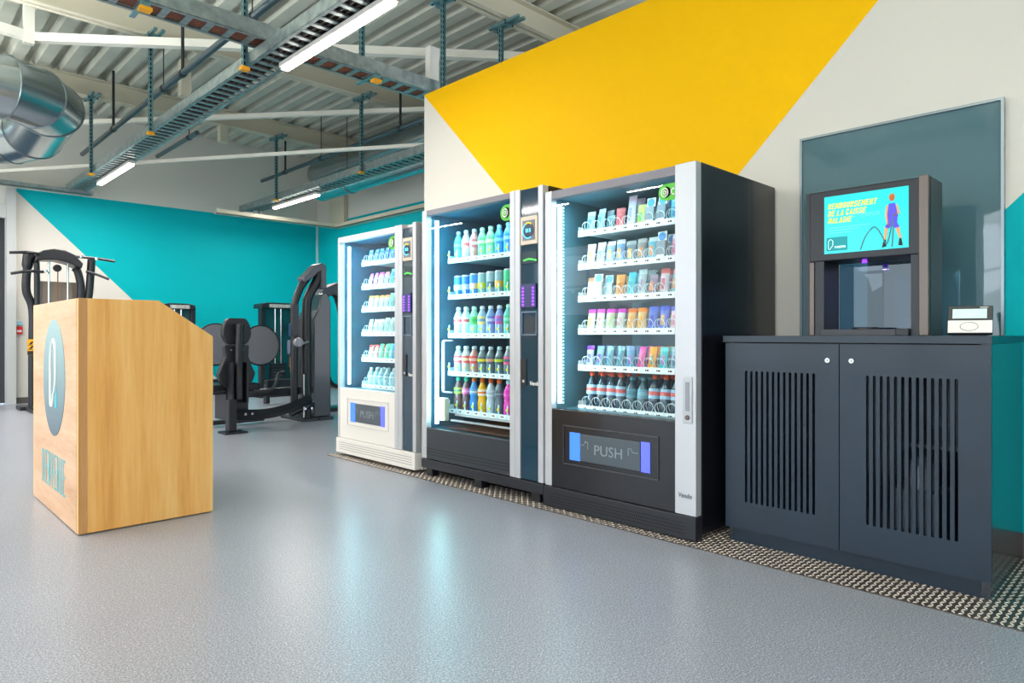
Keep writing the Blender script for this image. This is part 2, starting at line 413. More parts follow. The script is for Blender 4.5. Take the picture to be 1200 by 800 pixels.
o = obj('tread_lugs', m, mat('pale_lug_steel', '#d0c4bc', .35, .6), fp, fix=False); o['kind'] = 'stuff'  # lugs in a paler steel than the plate

# ================================================================== WALL PANEL
t = thing('wall_glass_panel', 'large dark teal glass panel in a thin metal frame on the white wall', 'glass panel', (3.75, 1.07, .95))
mm, n, b = node_mat('dark_teal_backed_glass'); b.inputs['Base Color'].default_value = lin('#4c707b'); b.inputs['Roughness'].default_value = .03
b.inputs['IOR'].default_value = 1.75
g = n.nodes.new('ShaderNodeTexCoord'); z = n.nodes.new('ShaderNodeTexNoise'); z.inputs['Scale'].default_value = 3.2; z.inputs['Detail'].default_value = 2; z.inputs['Distortion'].default_value = 1.5
n.links.new(g.outputs['Object'], z.inputs[0]); u = n.nodes.new('ShaderNodeBump'); u.inputs['Strength'].default_value = .035; u.inputs['Distance'].default_value = .02
n.links.new(z.outputs[0], u.inputs['Height']); n.links.new(u.outputs[0], b.inputs['Normal'])
obj('glass_sheet', MB().box(3.742, 3.758, .62, 1.52, .96, 2.075), mm, t)
for nm, bx in (('frame_side', (3.73, 3.759, .608, .62, .95, 2.087)), ('frame_side', (3.73, 3.759, 1.52, 1.532, .95, 2.087)), ('frame_top', (3.73, 3.759, .62, 1.52, 2.075, 2.087))):
    obj(nm, MB().box(*bx), mat('panel_frame_steel', '#8f9aa0', .3, .8), t)

# ================================================================== CABINET
M_cab = mat('navy_laminate', '#122536', .36, ior=1.5, var=.15, vscale=5, coat=.1)
M_cabs = mat('navy_laminate_side', '#162430', .27, ior=1.7, coat=.4)
t = thing('storage_cabinet', 'dark navy two-door storage cabinet with slotted doors on the tread plate', 'cabinet', (3.35, 1.06, 0))
obj('carcass', MB().box(3.045, 3.70, .536, .568, .005, .967).box(3.045, 3.66, 1.572, 1.59, .005, .967).box(3.64, 3.66, .568, 1.572, .005, .967).box(3.045, 3.64, .568, 1.572, .08, .098).box(3.045, 3.64, .568, 1.572, .55, .565), M_cabs, t)
obj('plinth', MB().box(3.046, 3.062, .569, 1.571, .005, .078), M_cab, t)
obj('worktop', MB().box(3.008, 3.70, .527, 1.605, .969, .9985), M_cab, t)
def slot_door(y0, y1, s0, s1, n, zb, zt):
    m = MB(); x0, x1 = 3.02, 3.04; z0, z1 = .076, .964
    m.box(x0, x1, y0, y1, z0, zb).box(x0, x1, y0, y1, zt, z1).box(x0, x1, y0, s0, zb, zt).box(x0, x1, s1, y1, zb, zt)
    p = (s1-s0)/(n-.55); w = p*.45
    for i in range(n-1):
        a = s0+w+i*p; m.box(x0, x1, a, a+p-w, zb, zt)
    for i in range(n):                               # rounded slot ends
        a = s0+i*p; c = a+w/2; r = w/2
        for zz, sg in ((zb, 1), (zt, -1)):
            for sd in (-1, 1):
                arc = [(c+sd*r*math.cos(q), zz+sg*(r-r*math.sin(q))) for q in (0, .4, .8, 1.2, PI/2)]
                m.prism([(c+sd*r, zz)] + arc, 'x', x0, x1)
    return m
for y0, y1, s0, s1, yl in ((1.073, 1.598, 1.173, 1.499, 1.119), (.531, 1.069, .636, .964, 1.021)):
    dd = obj('door', slot_door(y0, y1, s0, s1, 13, .207, .833), M_cab, t)
    l = MB().lathe([(0, -.006), (.010, -.006), (.012, -.003), (.012, .004)], (3.02, yl, .892), 16, axis='x')
    l.box(3.0125, 3.014, yl-.0015, yl+.0015, .887, .897, 1)
    k = obj('lock', l, [M_chrome, M_ink], dd); k['label'] = 'round chrome cam lock'
# equipment inside, glimpsed through the slots
t = thing('pump_unit', 'grey pump unit standing inside the cabinet behind the right slotted door', 'pump', (3.3, .85, .098))
obj('housing', MB().box(3.2, 3.42, .74, .92, .1, .34), mat('pump_grey', '#66707a', .5), t, .01)
obj('head', MB().lathe([(.0, .34), (.06, .34), (.06, .44), (.03, .47), (0, .47)], (3.31, .83, 0), 16), M_silver, t)

# ================================================================== DISPENSER on the cabinet
t = thing('screen_dispenser', 'black drinks dispenser tower with turquoise advert screen on the cabinet', 'drinks dispenser', (3.33, 1.02, .9985))
XF = 3.22
M_bronze = mat('bronze_aluminium', '#6f6560', .35, .6)
obj('head', MB().box(XF, XF+.20, .80, 1.278, 1.345, 1.672), M_black, t, .006)
sc = obj('screen', MB().box(XF-.003, XF+.0005, .858, 1.207, 1.378, 1.642), mat('turquoise_screen', '#17c4c8', .2, emit=.55), t)
M_sy = mat('screen_yellow', '#d6e417', emit=.7); M_sw = mat('screen_white', '#d9fbfb', emit=.7); M_sdk = mat('screen_dark_teal', '#0a8c94', emit=.4)
M_ska = mat('screen_skin', '#c98a5c', emit=.6); M_spu = mat('screen_purple', '#4a3fc4', emit=.6); M_sor = mat('screen_hair', '#a8602a', emit=.6); M_srp = mat('screen_rope', '#48707c', emit=.35)
M_sgh = mat('screen_ghost', '#5fd6da', emit=.55)
xs = XF-.0042
for i, s_ in enumerate(('REMBOURSEMENT', 'DE LA CAISSE', 'MALADIE')):
    block('headline', s_, xs+.0005, 1.19, 1.582-.033*i, .0255, .0118, .004, .0037, M_sy, sc, shear=.18)
text('small_print', '& TRAINER', .026, (xs, 1.085, 1.532), *FX, M_sgh, sc, sx=.9, shear=.18, bold=0, ext=.0002)
m = MB()
for i, (a, b_) in enumerate(((1.187, 1.01), (1.187, 1.05), (1.187, 1.09))): m.box(xs, xs+.0003, b_, a, 1.494-.012*i, 1.4975-.012*i)
obj('caption_lines', m, M_sgh, sc)
obj('logo_box', MB().box(xs, xs+.0006, 1.105, 1.197, 1.39, 1.452), M_sdk, sc)
def logo_pts(cx, cz, w, h, n=26):
    # bulb-shaped letter outline open at the foot (y grows to the viewer's left)
    P = [(-.30, -.98), (-.42, -.9), (-.46, -.3), (-.46, .35), (-.30, .8), (.05, .98), (.38, .72), (.45, .25), (.40, -.2), (.22, -.5), (.05, -.62), (-.02, -.8), (-.12, -.95)]
    return [(cx - p[0]*w, cz + p[1]*h) for p in P]
def outline(x, cx, cz, w, h, r):
    return MB().tube(cr([(x, a, b_) for a, b_ in logo_pts(cx, cz, w, h)] + [(x, *logo_pts(cx, cz, w, h)[0])], 4), r, 6)
obj('logo_mark', outline(xs-.0006, 1.178, 1.42, .022, .023, .0011), M_sw, sc)
text('logo_word', 'PUREGYM', .0125, (xs-.0006, 1.16, 1.402), *FX, M_sw, sc, sx=.85, ext=.0003, bold=.0003)
obj('battle_ropes', MB().tube(cr([(xs, 1.05, 1.385), (xs, 1.03, 1.44), (xs, 1.0, 1.478), (xs, .98, 1.47), (xs, .958, 1.43), (xs, .942, 1.40), (xs, .925, 1.47), (xs, .915, 1.53)], 4), .0026, 5).tube(cr([(xs, .918, 1.53), (xs, .917, 1.47), (xs, .922, 1.385)], 3), .0026, 5), M_srp, sc)
fig = MB()
def fl(y, z, mi, r=None):
    pass
def blob(pts, mi): fig.prism([(a, b_) for a, b_ in pts], 'x', xs-.0012, xs-.0004, mi)
blob([(.922+.012*math.cos(q*PI/5), 1.602+.017*math.sin(q*PI/5)) for q in range(10)], 2)      # hair
blob([(.922+.008*math.cos(q*PI/5), 1.596+.012*math.sin(q*PI/5)) for q in range(10)], 0)      # face
blob([(.934, 1.575), (.91, 1.575), (.898, 1.52), (.902, 1.49), (.938, 1.49), (.94, 1.53)], 1)  # vest
blob([(.94, 1.49), (.902, 1.49), (.892, 1.47), (.91, 1.465), (.922, 1.48), (.936, 1.465), (.95, 1.475)], 1)
blob([(.938, 1.572), (.946, 1.566), (.949, 1.52), (.938, 1.47), (.932, 1.475), (.94, 1.52)], 0)
blob([(.906, 1.572), (.897, 1.56), (.891, 1.53), (.912, 1.518), (.914, 1.526), (.901, 1.534)], 0)
blob([(.95, 1.475), (.938, 1.466), (.945, 1.42), (.954, 1.42)], 0); blob([(.908, 1.466), (.893, 1.47), (.885, 1.42), (.893, 1.42)], 0)
blob([(.954, 1.42), (.946, 1.42), (.944, 1.39), (.962, 1.385)], 3); blob([(.893, 1.42), (.885, 1.42), (.88, 1.388), (.897, 1.39)], 3)
obj('advert_figure', fig, [M_ska, M_spu, M_sor, M_ink], sc)
for y0, y1 in ((.783, .818), (1.252, 1.274)):
    obj('pillar', MB().box(XF-.008, XF+.02, y0, y1, 1.0 if y0 < 1 else 1.0, 1.678 if y0 < 1 else 1.344), M_bronze, t, .003)
    obj('side_panel', MB().box(XF+.02, XF+.20, y0-.003, y0+.02, 1.0, 1.672) if y0 < 1 else MB().box(XF-.002, XF+.20, 1.272, 1.29, 1.0, 1.668), M_black, t)
obj('inner_side', MB().box(XF, XF+.19, .82, .85, 1.0, 1.345), M_black, t)
obj('inner_side', MB().box(XF, XF+.19, 1.21, 1.25, 1.0, 1.345), M_black, t)
obj('rear_glass', MB().box(XF+.195, XF+.199, .85, 1.21, 1.02, 1.345), G_teal, t)
obj('base', MB().box(XF-.03, XF+.19, .90, 1.212, .9995, 1.028), M_dgrey, t, .002)
obj('base_end', MB().box(XF-.03, XF+.19, .852, .90, .9995, 1.03), M_black, t, .002)
obj('drip_tray', MB().lathe([(0, 1.029), (.055, 1.029), (.055, 1.036), (.045, 1.038), (0, 1.038)], (XF+.06, 1.05, 0), 28), M_black, t)
obj('purple_lamp', MB().lathe([(0, 1.33), (.012, 1.33), (.009, 1.345), (0, 1.345)], (XF+.05, 1.05, 0), 12), M_purple, t)
obj('purple_lamp', MB().box(XF+.012, XF+.02, .8495, .851, 1.24, 1.30), M_purple, t)
area('dispenser_led', (XF+.05, 1.05, 1.32), (0, 0, 0), .02, .02, .6, (.35, .1, 1)).parent = None

# ================================================================== TERMINAL
t = thing('card_terminal', 'small white and black contactless reader with tilted screen on the cabinet top', 'card terminal', (3.2, .635, .9985))
def tilt_box(x0, x1, y0, y1, z0, z1):     # local, then leaned back
    return MB().box(x0, x1, y0, y1, z0, z1)
TR = Matrix.Rotation(math.radians(22), 3, 'Y')
def T_(mb):
    mb.v = [tuple(TR @ Vector(p)) for p in mb.v]; return mb
hh = .122
obj('shell', T_(tilt_box(.002, .02, -.07, .07, .01, hh)), M_black, t, .004, local=True)
obj('lower_face', T_(tilt_box(-.003, .0025, -.069, .069, .012, .062)), M_whitep, t, .001, local=True)
b_ = obj('upper_face', T_(tilt_box(-.003, .0025, -.069, .069, .0625, .121)), M_black, t, .001, local=True)
obj('display', T_(tilt_box(-.0042, -.003, -.052, .055, .07, .108)), mat('lcd_pale_green', '#b6ddd2', .2, emit=.35), b_, local=True)
obj('tap_ring', T_(MB().tube([(-.0032, .0*0+.028*math.cos(a*PI/12)+.002, .037+.017*math.sin(a*PI/12)) for a in range(25)], .0011, 6, cap=False)), mat('ring_grey', '#8d8d90', .4), t, local=True)
obj('maker_mark', T_(tilt_box(-.0036, -.003, -.056, -.03, .113, .1155)), M_whitep, b_, local=True)
obj('foot', MB().box(.02, .075, -.055, .055, 0, .012).prism([(.02, .0), (.075, .0), (.05, .09), (.035, .09)], 'y', -.03, .03), M_black, t, .002, local=True)
t.rotation_euler = (0, 0, math.radians(8)); t.scale = (1.08, 1.08, 1.08)

# ================================================================== RECEPTION DESK
t = thing('reception_desk', 'tall wooden reception lectern with slanted corner and welcome lettering', 'desk', (1.1, 4.5, 0))
W1 = wood('orange_oak_laminate', ('#d8984c', '#e8aa5c', '#f0ba70', '#f6cb8c'), (7, 7, .4), board=.125)
W2 = wood('pale_oak_laminate', ('#b98a62', '#cd9f78', '#d8ad8a', '#e2bd9c'), (.6, .8, 7))
pf = [(.79, .006), (1.443, .006), (1.443, .995), (1.16, 1.187), (.79, 1.187)]
obj('front_panel', MB().prism(pf, 'y', 3.895, 3.93), W1, t, .0012)
obj('edge_strip', MB().box(.7885, .828, 3.8935, 3.8952, .006, 1.186), wood('edge_oak', ('#a8713f', '#bd854e', '#c8925c', '#d0a06c'), (9, 9, .5)), t)
obj('rear_panel', MB().prism([(p[0], p[1]) for p in pf], 'y', 5.05, 5.083), W1, t, .0012)
obj('side_panel', MB().box(.788, .82, 3.93, 5.05, .006, 1.187), W2, t)
obj('side_panel', MB().box(1.41, 1.443, 3.93, 5.05, .006, .99), W1, t)
obj('top_panel', MB().box(.82, 1.16, 3.93, 5.05, 1.16, 1.187).prism([(1.16, 1.187), (1.443, .995), (1.42, .975), (1.14, 1.165)], 'y', 3.93, 5.05), W1, t)
mg, n, b = node_mat('blue_grey_gradient_vinyl'); g = n.nodes.new('ShaderNodeTexCoord'); s_ = n.nodes.new('ShaderNodeSeparateXYZ'); n.links.new(g.outputs['Generated'], s_.inputs[0])
r = n.nodes.new('ShaderNodeValToRGB'); r.color_ramp.elements[0].color = lin('#3f5a6c'); r.color_ramp.elements[1].color = lin('#8fb4ba')
n.links.new(s_.outputs[2], r.inputs[0]); n.links.new(r.outputs[0], b.inputs['Base Color']); b.inputs['Roughness'].default_value = .4
dl = obj('logo_disc', MB().prism([(4.465+.285*math.cos(q*PI/24), .765+.325*math.sin(q*PI/24)) for q in range(48)], 'x', .786, .7885), mg, t)
obj('logo_mark', outline(.7855, 4.465, .79, .15, .19, .0085), M_whitep, dl)
m = MB(); m.prism([(4.43, .655), (4.395, .72), (4.375, .655), (4.375, .60), (4.43, .60)], 'x', .7845, .7862)
obj('logo_accent', m, mat('cyan_vinyl', '#18b3c4', .4), dl)
block('welcome_lettering', 'BIENVENUE', .7874, 4.792, .142, .195, .0505, .0238, .0125, _M['cyan_vinyl'], t, dx=.0006)

# ================================================================== PRODUCTS
_C = {}
def cm(hx, rough=.35, **k): return mat('wrap_'+hx.strip('#')+('_%d' % int(rough*100)), hx, rough, **k)
def bag_mesh(w, h, d, c):
    key = ('bag', w, h, d, c)
    if key in _C: return _C[key]
    m = MB(); nx, nz = 7, 10; rnd = random.Random(hash(key) & 0xffff if False else len(_C))
    for side in (-1, 1):
        vs = []
        for j in range(nz+1):
            v = j/nz; pr = max(0, math.sin(PI*min(1, max(0, (v-.05)/.88))))**.6
            for i in range(nx+1):
                u = i/nx; q = max(0, math.sin(PI*u))**.6
                ww = w*(1-.07*math.sin(PI*v))
                vs.append((side*d/2*pr*q + (rnd.uniform(-.0012, .0012) if 0 < i < nx and 0 < j < nz else 0), (u-.5)*ww, v*h))
        for j in range(nz):
            for i in range(nx):
                mi = 1 if j >= 8 else (2 if 2 <= j <= 5 and 2 <= i <= 4 else 0)
                f = (j*(nx+1)+i, j*(nx+1)+i+1, (j+1)*(nx+1)+i+1, (j+1)*(nx+1)+i)
                m.add([vs[q] for q in f], [(0, 1, 2, 3)], mi, True)
    _C[key] = m; return m
PRO = {}
def proto_bag(w, h, d, c):
    k = ('bag', w, h, d, c)
    if k in PRO: return PRO[k]
    m = bag_mesh(w, h, d, c); o = obj('snack_bag', m, [cm(x) for x in c], local=True); PRO[k] = o; o['_new'] = 1; return o
def proto_card(w, h, c):
    k = ('card', w, h, c)
    if k in PRO: return PRO[k]
    t = bpy.data.objects.new('snack_box', None); COL.objects.link(t); WL[t.name] = Vector((0, 0, 0))
    obj('carton', MB().box(-.009, .009, -w/2, w/2, 0, h*.66), cm(c[0]), t, .001)
    bk = obj('backing_card', MB().box(.003, .006, -w/2, w/2, h*.66, h), cm('#e8f2f2'), t)
    obj('round_emblem', MB().lathe([(0, 0), (w*.4, 0), (w*.4, .002)], (0, 0, h*.82), 20, axis='x'), cm(c[1]), bk)
    obj('print_band', MB().box(-.0095, -.009, -w*.4, w*.4, h*.08, h*.15), cm('#f0f0f0'), t)
    PRO[k] = t; t['_new'] = 1; return t
def proto_bottle(r, h, c, kind='bottle'):
    k = ('bot', r, h, c, kind)
    if k in PRO: return PRO[k]
    t = bpy.data.objects.new('drink_bottle' if kind != 'can' else 'drink_can', None); COL.objects.link(t); WL[t.name] = Vector((0, 0, 0))
    cap, liq, lab, acc = c
    if kind == 'can':
        obj('can_body', MB().lathe([(0, 0), (r*.8, 0), (r, .008), (r, h-.012), (r*.82, h-.002), (r*.8, h-.001), (0, h-.003)], seg=16, mis=[0, 0, 1, 0, 0, 0]), [M_silver, cm(lab, .25)], t)
        obj('print_band', MB().lathe([(r+.0003, h*.3), (r+.0003, h*.55)], seg=16), cm(acc, .3), t)
    else:
        if kind == 'sport': pr = [(0, 0), (r*.85, 0), (r, .01), (r, h*.3), (r*.82, h*.42), (r*.95, h*.55), (r*.95, h*.68), (r*.5, h*.84), (r*.42, h*.86), (r*.42, h*.9)]
        else: pr = [(0, 0), (r*.8, 0), (r, .012), (r, h*.28), (r*.93, h*.32), (r, h*.38), (r, h*.62), (r*.8, h*.74), (r*.42, h*.87), (r*.38, h*.92)]
        obj('bottle_body', MB().lathe(pr, seg=16), cm(liq, .12, coat=.6), t)
        ch = 1.0 if kind != 'sport' else 1.0
        obj('cap', MB().lathe([(r*.5, h*.89), (r*.5, h*.97), (r*.34, h*ch), (0, h*ch)], seg=12), cm(cap, .4), t)
        lb = obj('bottle_label', MB().lathe([(r*1.012, h*.37), (r*1.012, h*.64)] if kind != 'sport' else [(r*.97, h*.5), (r*.97, h*.68)], seg=16), cm(lab, .4), t)
        obj('label_band', MB().lathe([(r*1.02, h*.46), (r*1.02, h*.56)] if kind != 'sport' else [(r*.985, h*.56), (r*.985, h*.62)], seg=16), cm(acc, .4), lb)
    PRO[k] = t; t['_new'] = 1; return t
ORD = ['first', 'second', 'third', 'fourth', 'fifth', 'sixth', 'seventh', 'eighth', 'ninth', 'tenth']
def put(pr, loc, tilt, label, cat, group):
    if pr.get('_new'):
        del pr['_new']; o = pr
    else:
        o = pr.copy(); COL.objects.link(o)
        for ch in pr.children:
            c = ch.copy(); COL.objects.link(c); c.parent = o
            for g in ch.children:
                e = g.copy(); COL.objects.link(e); e.parent = c
    o.location = loc; o.rotation_euler = (0, tilt + random.uniform(-.04, .04)*(tilt > 0), random.uniform(-.15, .15))
    tag(o, label, cat, group)

# ================================================================== VENDING MACHINES
X0 = 2.88
def payment(t, y0, y1, zt, zb):
    p = obj('payment_panel', MB().box(X0+.004, X0+.03, y0, y1, zb, zt), M_pay, t)
    w = y1-y0; c = (y0+y1)/2
    r_ = obj('card_reader', MB().box(X0-.006, X0+.004, y0+.006, y1-.006, 1.545, 1.715), mat('brushed_beige_bezel', '#c9b9a8', .35, .3), t, .003)
    obj('reader_window', MB().box(X0-.008, X0-.006, c-w*.33, c+w*.33, 1.57, 1.69), mat('reader_grey', '#6c7482', .3), r_)
    obj('reader_dial', MB().lathe([(0, -.001), (w*.30, -.001), (w*.30, .001)], (X0-.009, c, 1.628), 24, axis='x'), mat('reader_dial_navy', '#0c2a44', .2), r_)
    ring = MB().tube([(X0-.0105, c+w*.30*math.cos(a), 1.628+w*.30*math.sin(a)) for a in [(-120+i*10)*PI/180 for i in range(19)]], .0035, 6)
    obj('dial_ring', ring, mat('reader_cyan_glow', '#58d8ff', emit=1.0), r_)
    obj('dial_arc', MB().tube([(X0-.0105, c+w*.30*math.cos(a), 1.628+w*.30*math.sin(a)) for a in [(62+i*9)*PI/180 for i in range(8)]], .005, 6), mat('reader_yellow', '#d8c42a', emit=.5), r_)
    obj('dial_digits', MB().box(X0-.0112, X0-.0102, c+w*.02, c+w*.14, 1.618, 1.64).box(X0-.0112, X0-.0102, c-w*.12, c-w*.04, 1.618, 1.64), _M['reader_cyan_glow'], r_)
    k = obj('keypad', MB().box(X0-.002, X0+.004, y0+.012, y1-.012, 1.43, 1.505), mat('keypad_dark', '#11313a', .2), t, .002)
    obj('keypad_glow', MB().tube(cr([(X0-.003, y1-.03, 1.452), (X0-.003, c, 1.458), (X0-.003, y0+.016, 1.447)], 4), .004, 6), mat('keypad_green_glow', '#4bf04a', emit=1.4), k)
    a = obj('note_acceptor', MB().box(X0-.012, X0+.004, y0+.015, y1-.012, 1.165, 1.31), mat('acceptor_violet', '#2a2f63', .3), t, .004)
    m = MB()
    for yy in (y0+.035, y1-.032):
        for i in range(6): m.box(X0-.0135, X0-.012, yy-.009, yy+.009, 1.178+i*.02, 1.190+i*.02)
    obj('purple_leds', m, M_purple, a)
    b2 = obj('coin_tray', MB().box(X0-.006, X0+.004, y0+.012, y0+.018, 1.0, 1.145).box(X0-.006, X0+.004, y1-.018, y1-.012, 1.0, 1.145).box(X0-.006, X0+.004, y0+.018, y1-.018, 1.0, 1.008).box(X0-.006, X0+.004, y0+.018, y1-.018, 1.137, 1.145), mat('tray_frame', '#67809a', .3, .4), t)
    obj('door_lock', MB().box(X0-.003, X0+.004, y1-.05, y1-.006, .70, .86), M_black, t, .002)
    obj('lock_barrel', MB().lathe([(0, -.004), (.009, -.004), (.010, .004)], (X0-.001, y1-.028, .725), 14, axis='x'), M_silver, t)
    text('maker_lettering', 'Vendo', .034, (X0+.003, y0+w*.52, .703), *FX, M_whitep, t, sx=.9, shear=.2, bold=.0006)

def coil_mesh(r, ln, turns):
    return MB().tube([((.0006*i if i < 13 else .008+ln*(i-12)/((turns-1)*12)), r*math.sin(2*PI*i/12), r*math.cos(2*PI*i/12)) for i in range(turns*12+1)], .0019, 4)

def machine(label, c):
    y0, y1, zb, zt = c['y0'], c['y1'], c['zb'], c['zt']; g0, g1, gz0, gz1 = c['glass']
    t = thing('vending_machine', label, 'vending machine', (3.3, (y0+y1)/2, 0))
    XB = 3.74; bm = c['body']; e = .006
    bs = MB().box(X0+.05, XB, y0+e, y0+e+.02, zb, zt).box(X0+.05, XB, y1-e-.02, y1-e, zb, zt).box(X0+.05, XB, y0+e+.02, y1-e-.02, zt-.03, zt)
    bs.box(XB-.02, XB, y0+e+.02, y1-e-.02, zb, zt-.03).box(X0+.05, XB-.02, y0+e+.02, y1-e-.02, zb, zb+.03)
    obj('cabinet_body', bs, bm, t, .004)
    # lined cold compartment
    li0, li1, lz0, lz1 = g0-.03, g1+.005, gz0-.005, gz1+.012
    lx1 = XB-.06
    m = MB().box(X0+.05, lx1, li1, li1+.006, lz0, lz1).box(X0+.05, lx1, li0-.006, li0, lz0, lz1).box(lx1, lx1+.006, li0, li1, lz0, lz1).box(X0+.05, lx1, li0, li1, lz1, lz1+.006).box(X0+.05, lx1, li0, li1, lz0-.006, lz0)
    obj('inner_lining', m, c['lining'], t)
    # door
    sm = M_silver
    sl = obj('door_stile', MB().box(X0, X0+.045, g1, y1, c['dz0'], zt-.004), sm, t, .003)
    for a, b2 in c['stiles']: obj('door_stile', MB().box(X0-.006, X0+.045, a, b2, c['dz0'], zt-.002), sm, t, .004)
    obj('door_top_rail', MB().box(X0, X0+.045, g0, g1, gz1, zt-.006), c['railm'], t, .002)
    obj('lower_door_panel', MB().box(X0+.001, X0+.045, g0, g1, c['dz0'], gz0), c['lower'], t, .003)
    obj('glass_pane', MB().quad((X0+.012, g1, gz0), (X0+.012, g0, gz0), (X0+.012, g0, gz1), (X0+.012, g1, gz1)), G_door, t, fix=False)
    # LED strip
    obj('led_strip', MB().box(X0+.03, X0+.042, g1-c['led'][1], g1-c['led'][0], gz0+.03, gz1-.04), c['ledm'], t)
    lo = area('machine_led_light', (X0+.06, g1-c['led'][0]-.02, (gz0+gz1)/2), (0, 0, 0), .03, gz1-gz0-.1, c['pow'], c['ledcol'])
    # face the strip obliquely inward (towards +X and -Y)
    dv = Vector((.75, -.66, 0)).normalized(); lo.rotation_euler = dv.to_track_quat('-Z', 'Y').to_euler()
    lt = area('machine_led_light', (X0+.09, (g0+g1)/2, gz1-.005), (0, 0, 0), .05, (g1-g0)*.9, c['pow']*.5, c['ledcol'])
    if 'beads' in c:
        m = MB()
        for i in range(58):
            z = gz0+.03+i*(gz1-gz0-.07)/58; m.box(X0+.03, X0+.04, g1-.062, g1-.05, z, z+.011)
        o = obj('led_bead_strip', m, mat('led_beads_dim', '#9fe0ea', emit=1.2), t)
    # shelves
    XS = 3.05
    for si, (zr, spec) in enumerate(zip(c['shelf_z'], c['items'])):
        s_ = obj('shelf', MB().box(XS+.004, lx1-.03, c['sy0'], c['sy1'], zr, zr+.004).box(XS, XS+.004, c['sy0'], c['sy1'], zr-.018, zr+.016).box(XS+.004, lx1-.03, c['sy1']-.002, c['sy1'], zr+.004, zr+.04), M_shelf if not c.get('clear') else mat('frosted_acrylic', '#cfeef4', .2, coat=.5), t)
        p = c['pitch']; n = len(spec['it'])
        tg = obj('price_tag', MB().box(XS-.0015, XS, c['yc0']-p*.36, c['yc0']+p*.36, zr-.014, zr+.010).box(XS-.0022, XS-.0015, c['yc0']-p*.16, c['yc0']+p*.02, zr-.005, zr+.004, 1).box(XS-.0022, XS-.0015, c['yc0']+p*.06, c['yc0']+p*.16, zr-.005, zr+.004, 1), [M_tag, M_ink], s_)
        for i in range(1, c['ncol']): dup(tg, (0, -i*p, 0), s_)
        if not c.get('nocoil'):
            if si == 0:
                c0 = obj('coil', coil_mesh(p*.42, .42, 6), M_wire, s_, local=True); c0.location = (0, 0, 0); cmesh = c0.data
                cl = c0
            else:
                cl = bpy.data.objects.new('coil', cmesh); COL.objects.link(cl); cl.parent = s_
            o_ = wl(s_); cl.location = (XS+.007-o_.x, c['yc0']-o_.y, zr+.006+p*.42-o_.z)
            for i in range(1, c['ncol']): dup(cl, (0, -i*p, 0), s_)
        else:
            m = MB()
            yt = mat('yellow_pusher_tab', '#d8e020', .4)
            for i in range(c['ncol']):
                yy = c['yc0']-i*p
                m = MB().box(XS+.002, XS+.006, yy+p*.40, yy+p*.52, zr+.016, zr+.075)
                m.tube([(XS+.0, yy+p*.46, zr+.045), (XS-.004, yy+p*.46, zr+.045)], .010, 8, mi=1)
                obj('row_divider', m, [_M['frosted_acrylic'] if 'frosted_acrylic' in _M else M_shelf, yt], s_)
        # products
        rows = spec.get('rows', 2); vis = c['vis']
        for i, it in enumerate(spec['it']):
            if it is None: continue
            kind, dims, col, desc = it
            for rw in range(rows):
                if i > vis[rw]: continue
                if kind == 'bag': pr = proto_bag(*dims, col); dx = dims[2]/2+.016; tl = .20; step = .085; cat = 'snack'
                elif kind == 'card': pr = proto_card(*dims, col); dx = .012; tl = .12; step = .1; cat = 'snack box'
                else: pr = proto_bottle(*dims, col, kind); dx = dims[0]+.012; tl = .0 if c.get('nocoil') else .10; step = dims[0]*2+.012; cat = 'drink'
                yy = c['yc0']-i*p; jz = random.uniform(-.0015, .0015)
                zz = zr+.0045
                x = XS+.012+dx+rw*step
                pos = '%s in %s row' % (ORD[i], ('front', 'middle' if rows == 3 else 'back', 'back')[rw])
                lab = '%s, %s, %s shelf, %s' % (desc, pos, c['sn'][si], c['mn'])
                put(pr, (x, yy+jz, zz), tl, lab, cat, '%s on the %s shelf of the %s' % ('drinks' if cat == 'drink' else 'snacks', c['sn'][si], c['mn']))
    return t

# ---- right machine (black)
def B(cols, d, h=.128, w=.058): return ('bag', (w, h, .034), cols, d)
def K(c, d, h=.135): return ('card', (.056, h), c, d)
R1 = [B(('#8fb6bd', '#c4d4d8', '#4a7f8c'), 'clear grey pouch', .13), B(('#8fb6bd', '#c4d4d8', '#5a94a0'), 'clear grey pouch', .14), B(('#5d8592', '#9fc0c8', '#35616e'), 'dark clear pouch', .09), B(('#d06a6c', '#e08484', '#c8494f'), 'red snack bag', .125),
      B(('#c9c8d8', '#d4b6c8', '#8f95b4'), 'tall white and pink bag', .185), B(('#c4c86a', '#d2d68a', '#58b054'), 'yellow snack bag', .125), K(('#7b8a92', '#2b95d8'), 'grey box with blue disc', .145), K(('#6d7f8c', '#2b95d8'), 'dark box with blue disc', .15), B(('#62b8d0', '#98d8e8', '#2f86a8'), 'cyan snack bag', .13), B(('#d8d0c0', '#e8c8b0', '#b08850'), 'beige bag', .13)]
R2 = [B(('#d8e0e4', '#e8e0e0', '#e0b838'), 'white bag with yellow print', .135), B(('#d0dce4', '#e8d8d8', '#7ab0cc'), 'white bag with red top print', .14), B(('#8fb8d8', '#dce4e8', '#e4d060'), 'blue and white bag', .138), B(('#6aa0cc', '#dde4ea', '#e0a860'), 'blue bag with orange print', .14),
      B(('#7a95a0', '#a8bcc0', '#f0b020'), 'grey bag with yellow-orange print', .125), B(('#8a8f90', '#b0b8b8', '#d08848'), 'brown-orange printed bag', .13), B(('#60b8cc', '#c8dce0', '#e09050'), 'cyan and orange bag', .13), K(('#74858f', '#2b95d8'), 'grey box with blue disc', .15), B(('#d8a0b8', '#e8e0e8', '#c86890'), 'pink snack bag', .13), B(('#d8d0c0', '#e8c8b0', '#b08850'), 'beige bag', .13)]
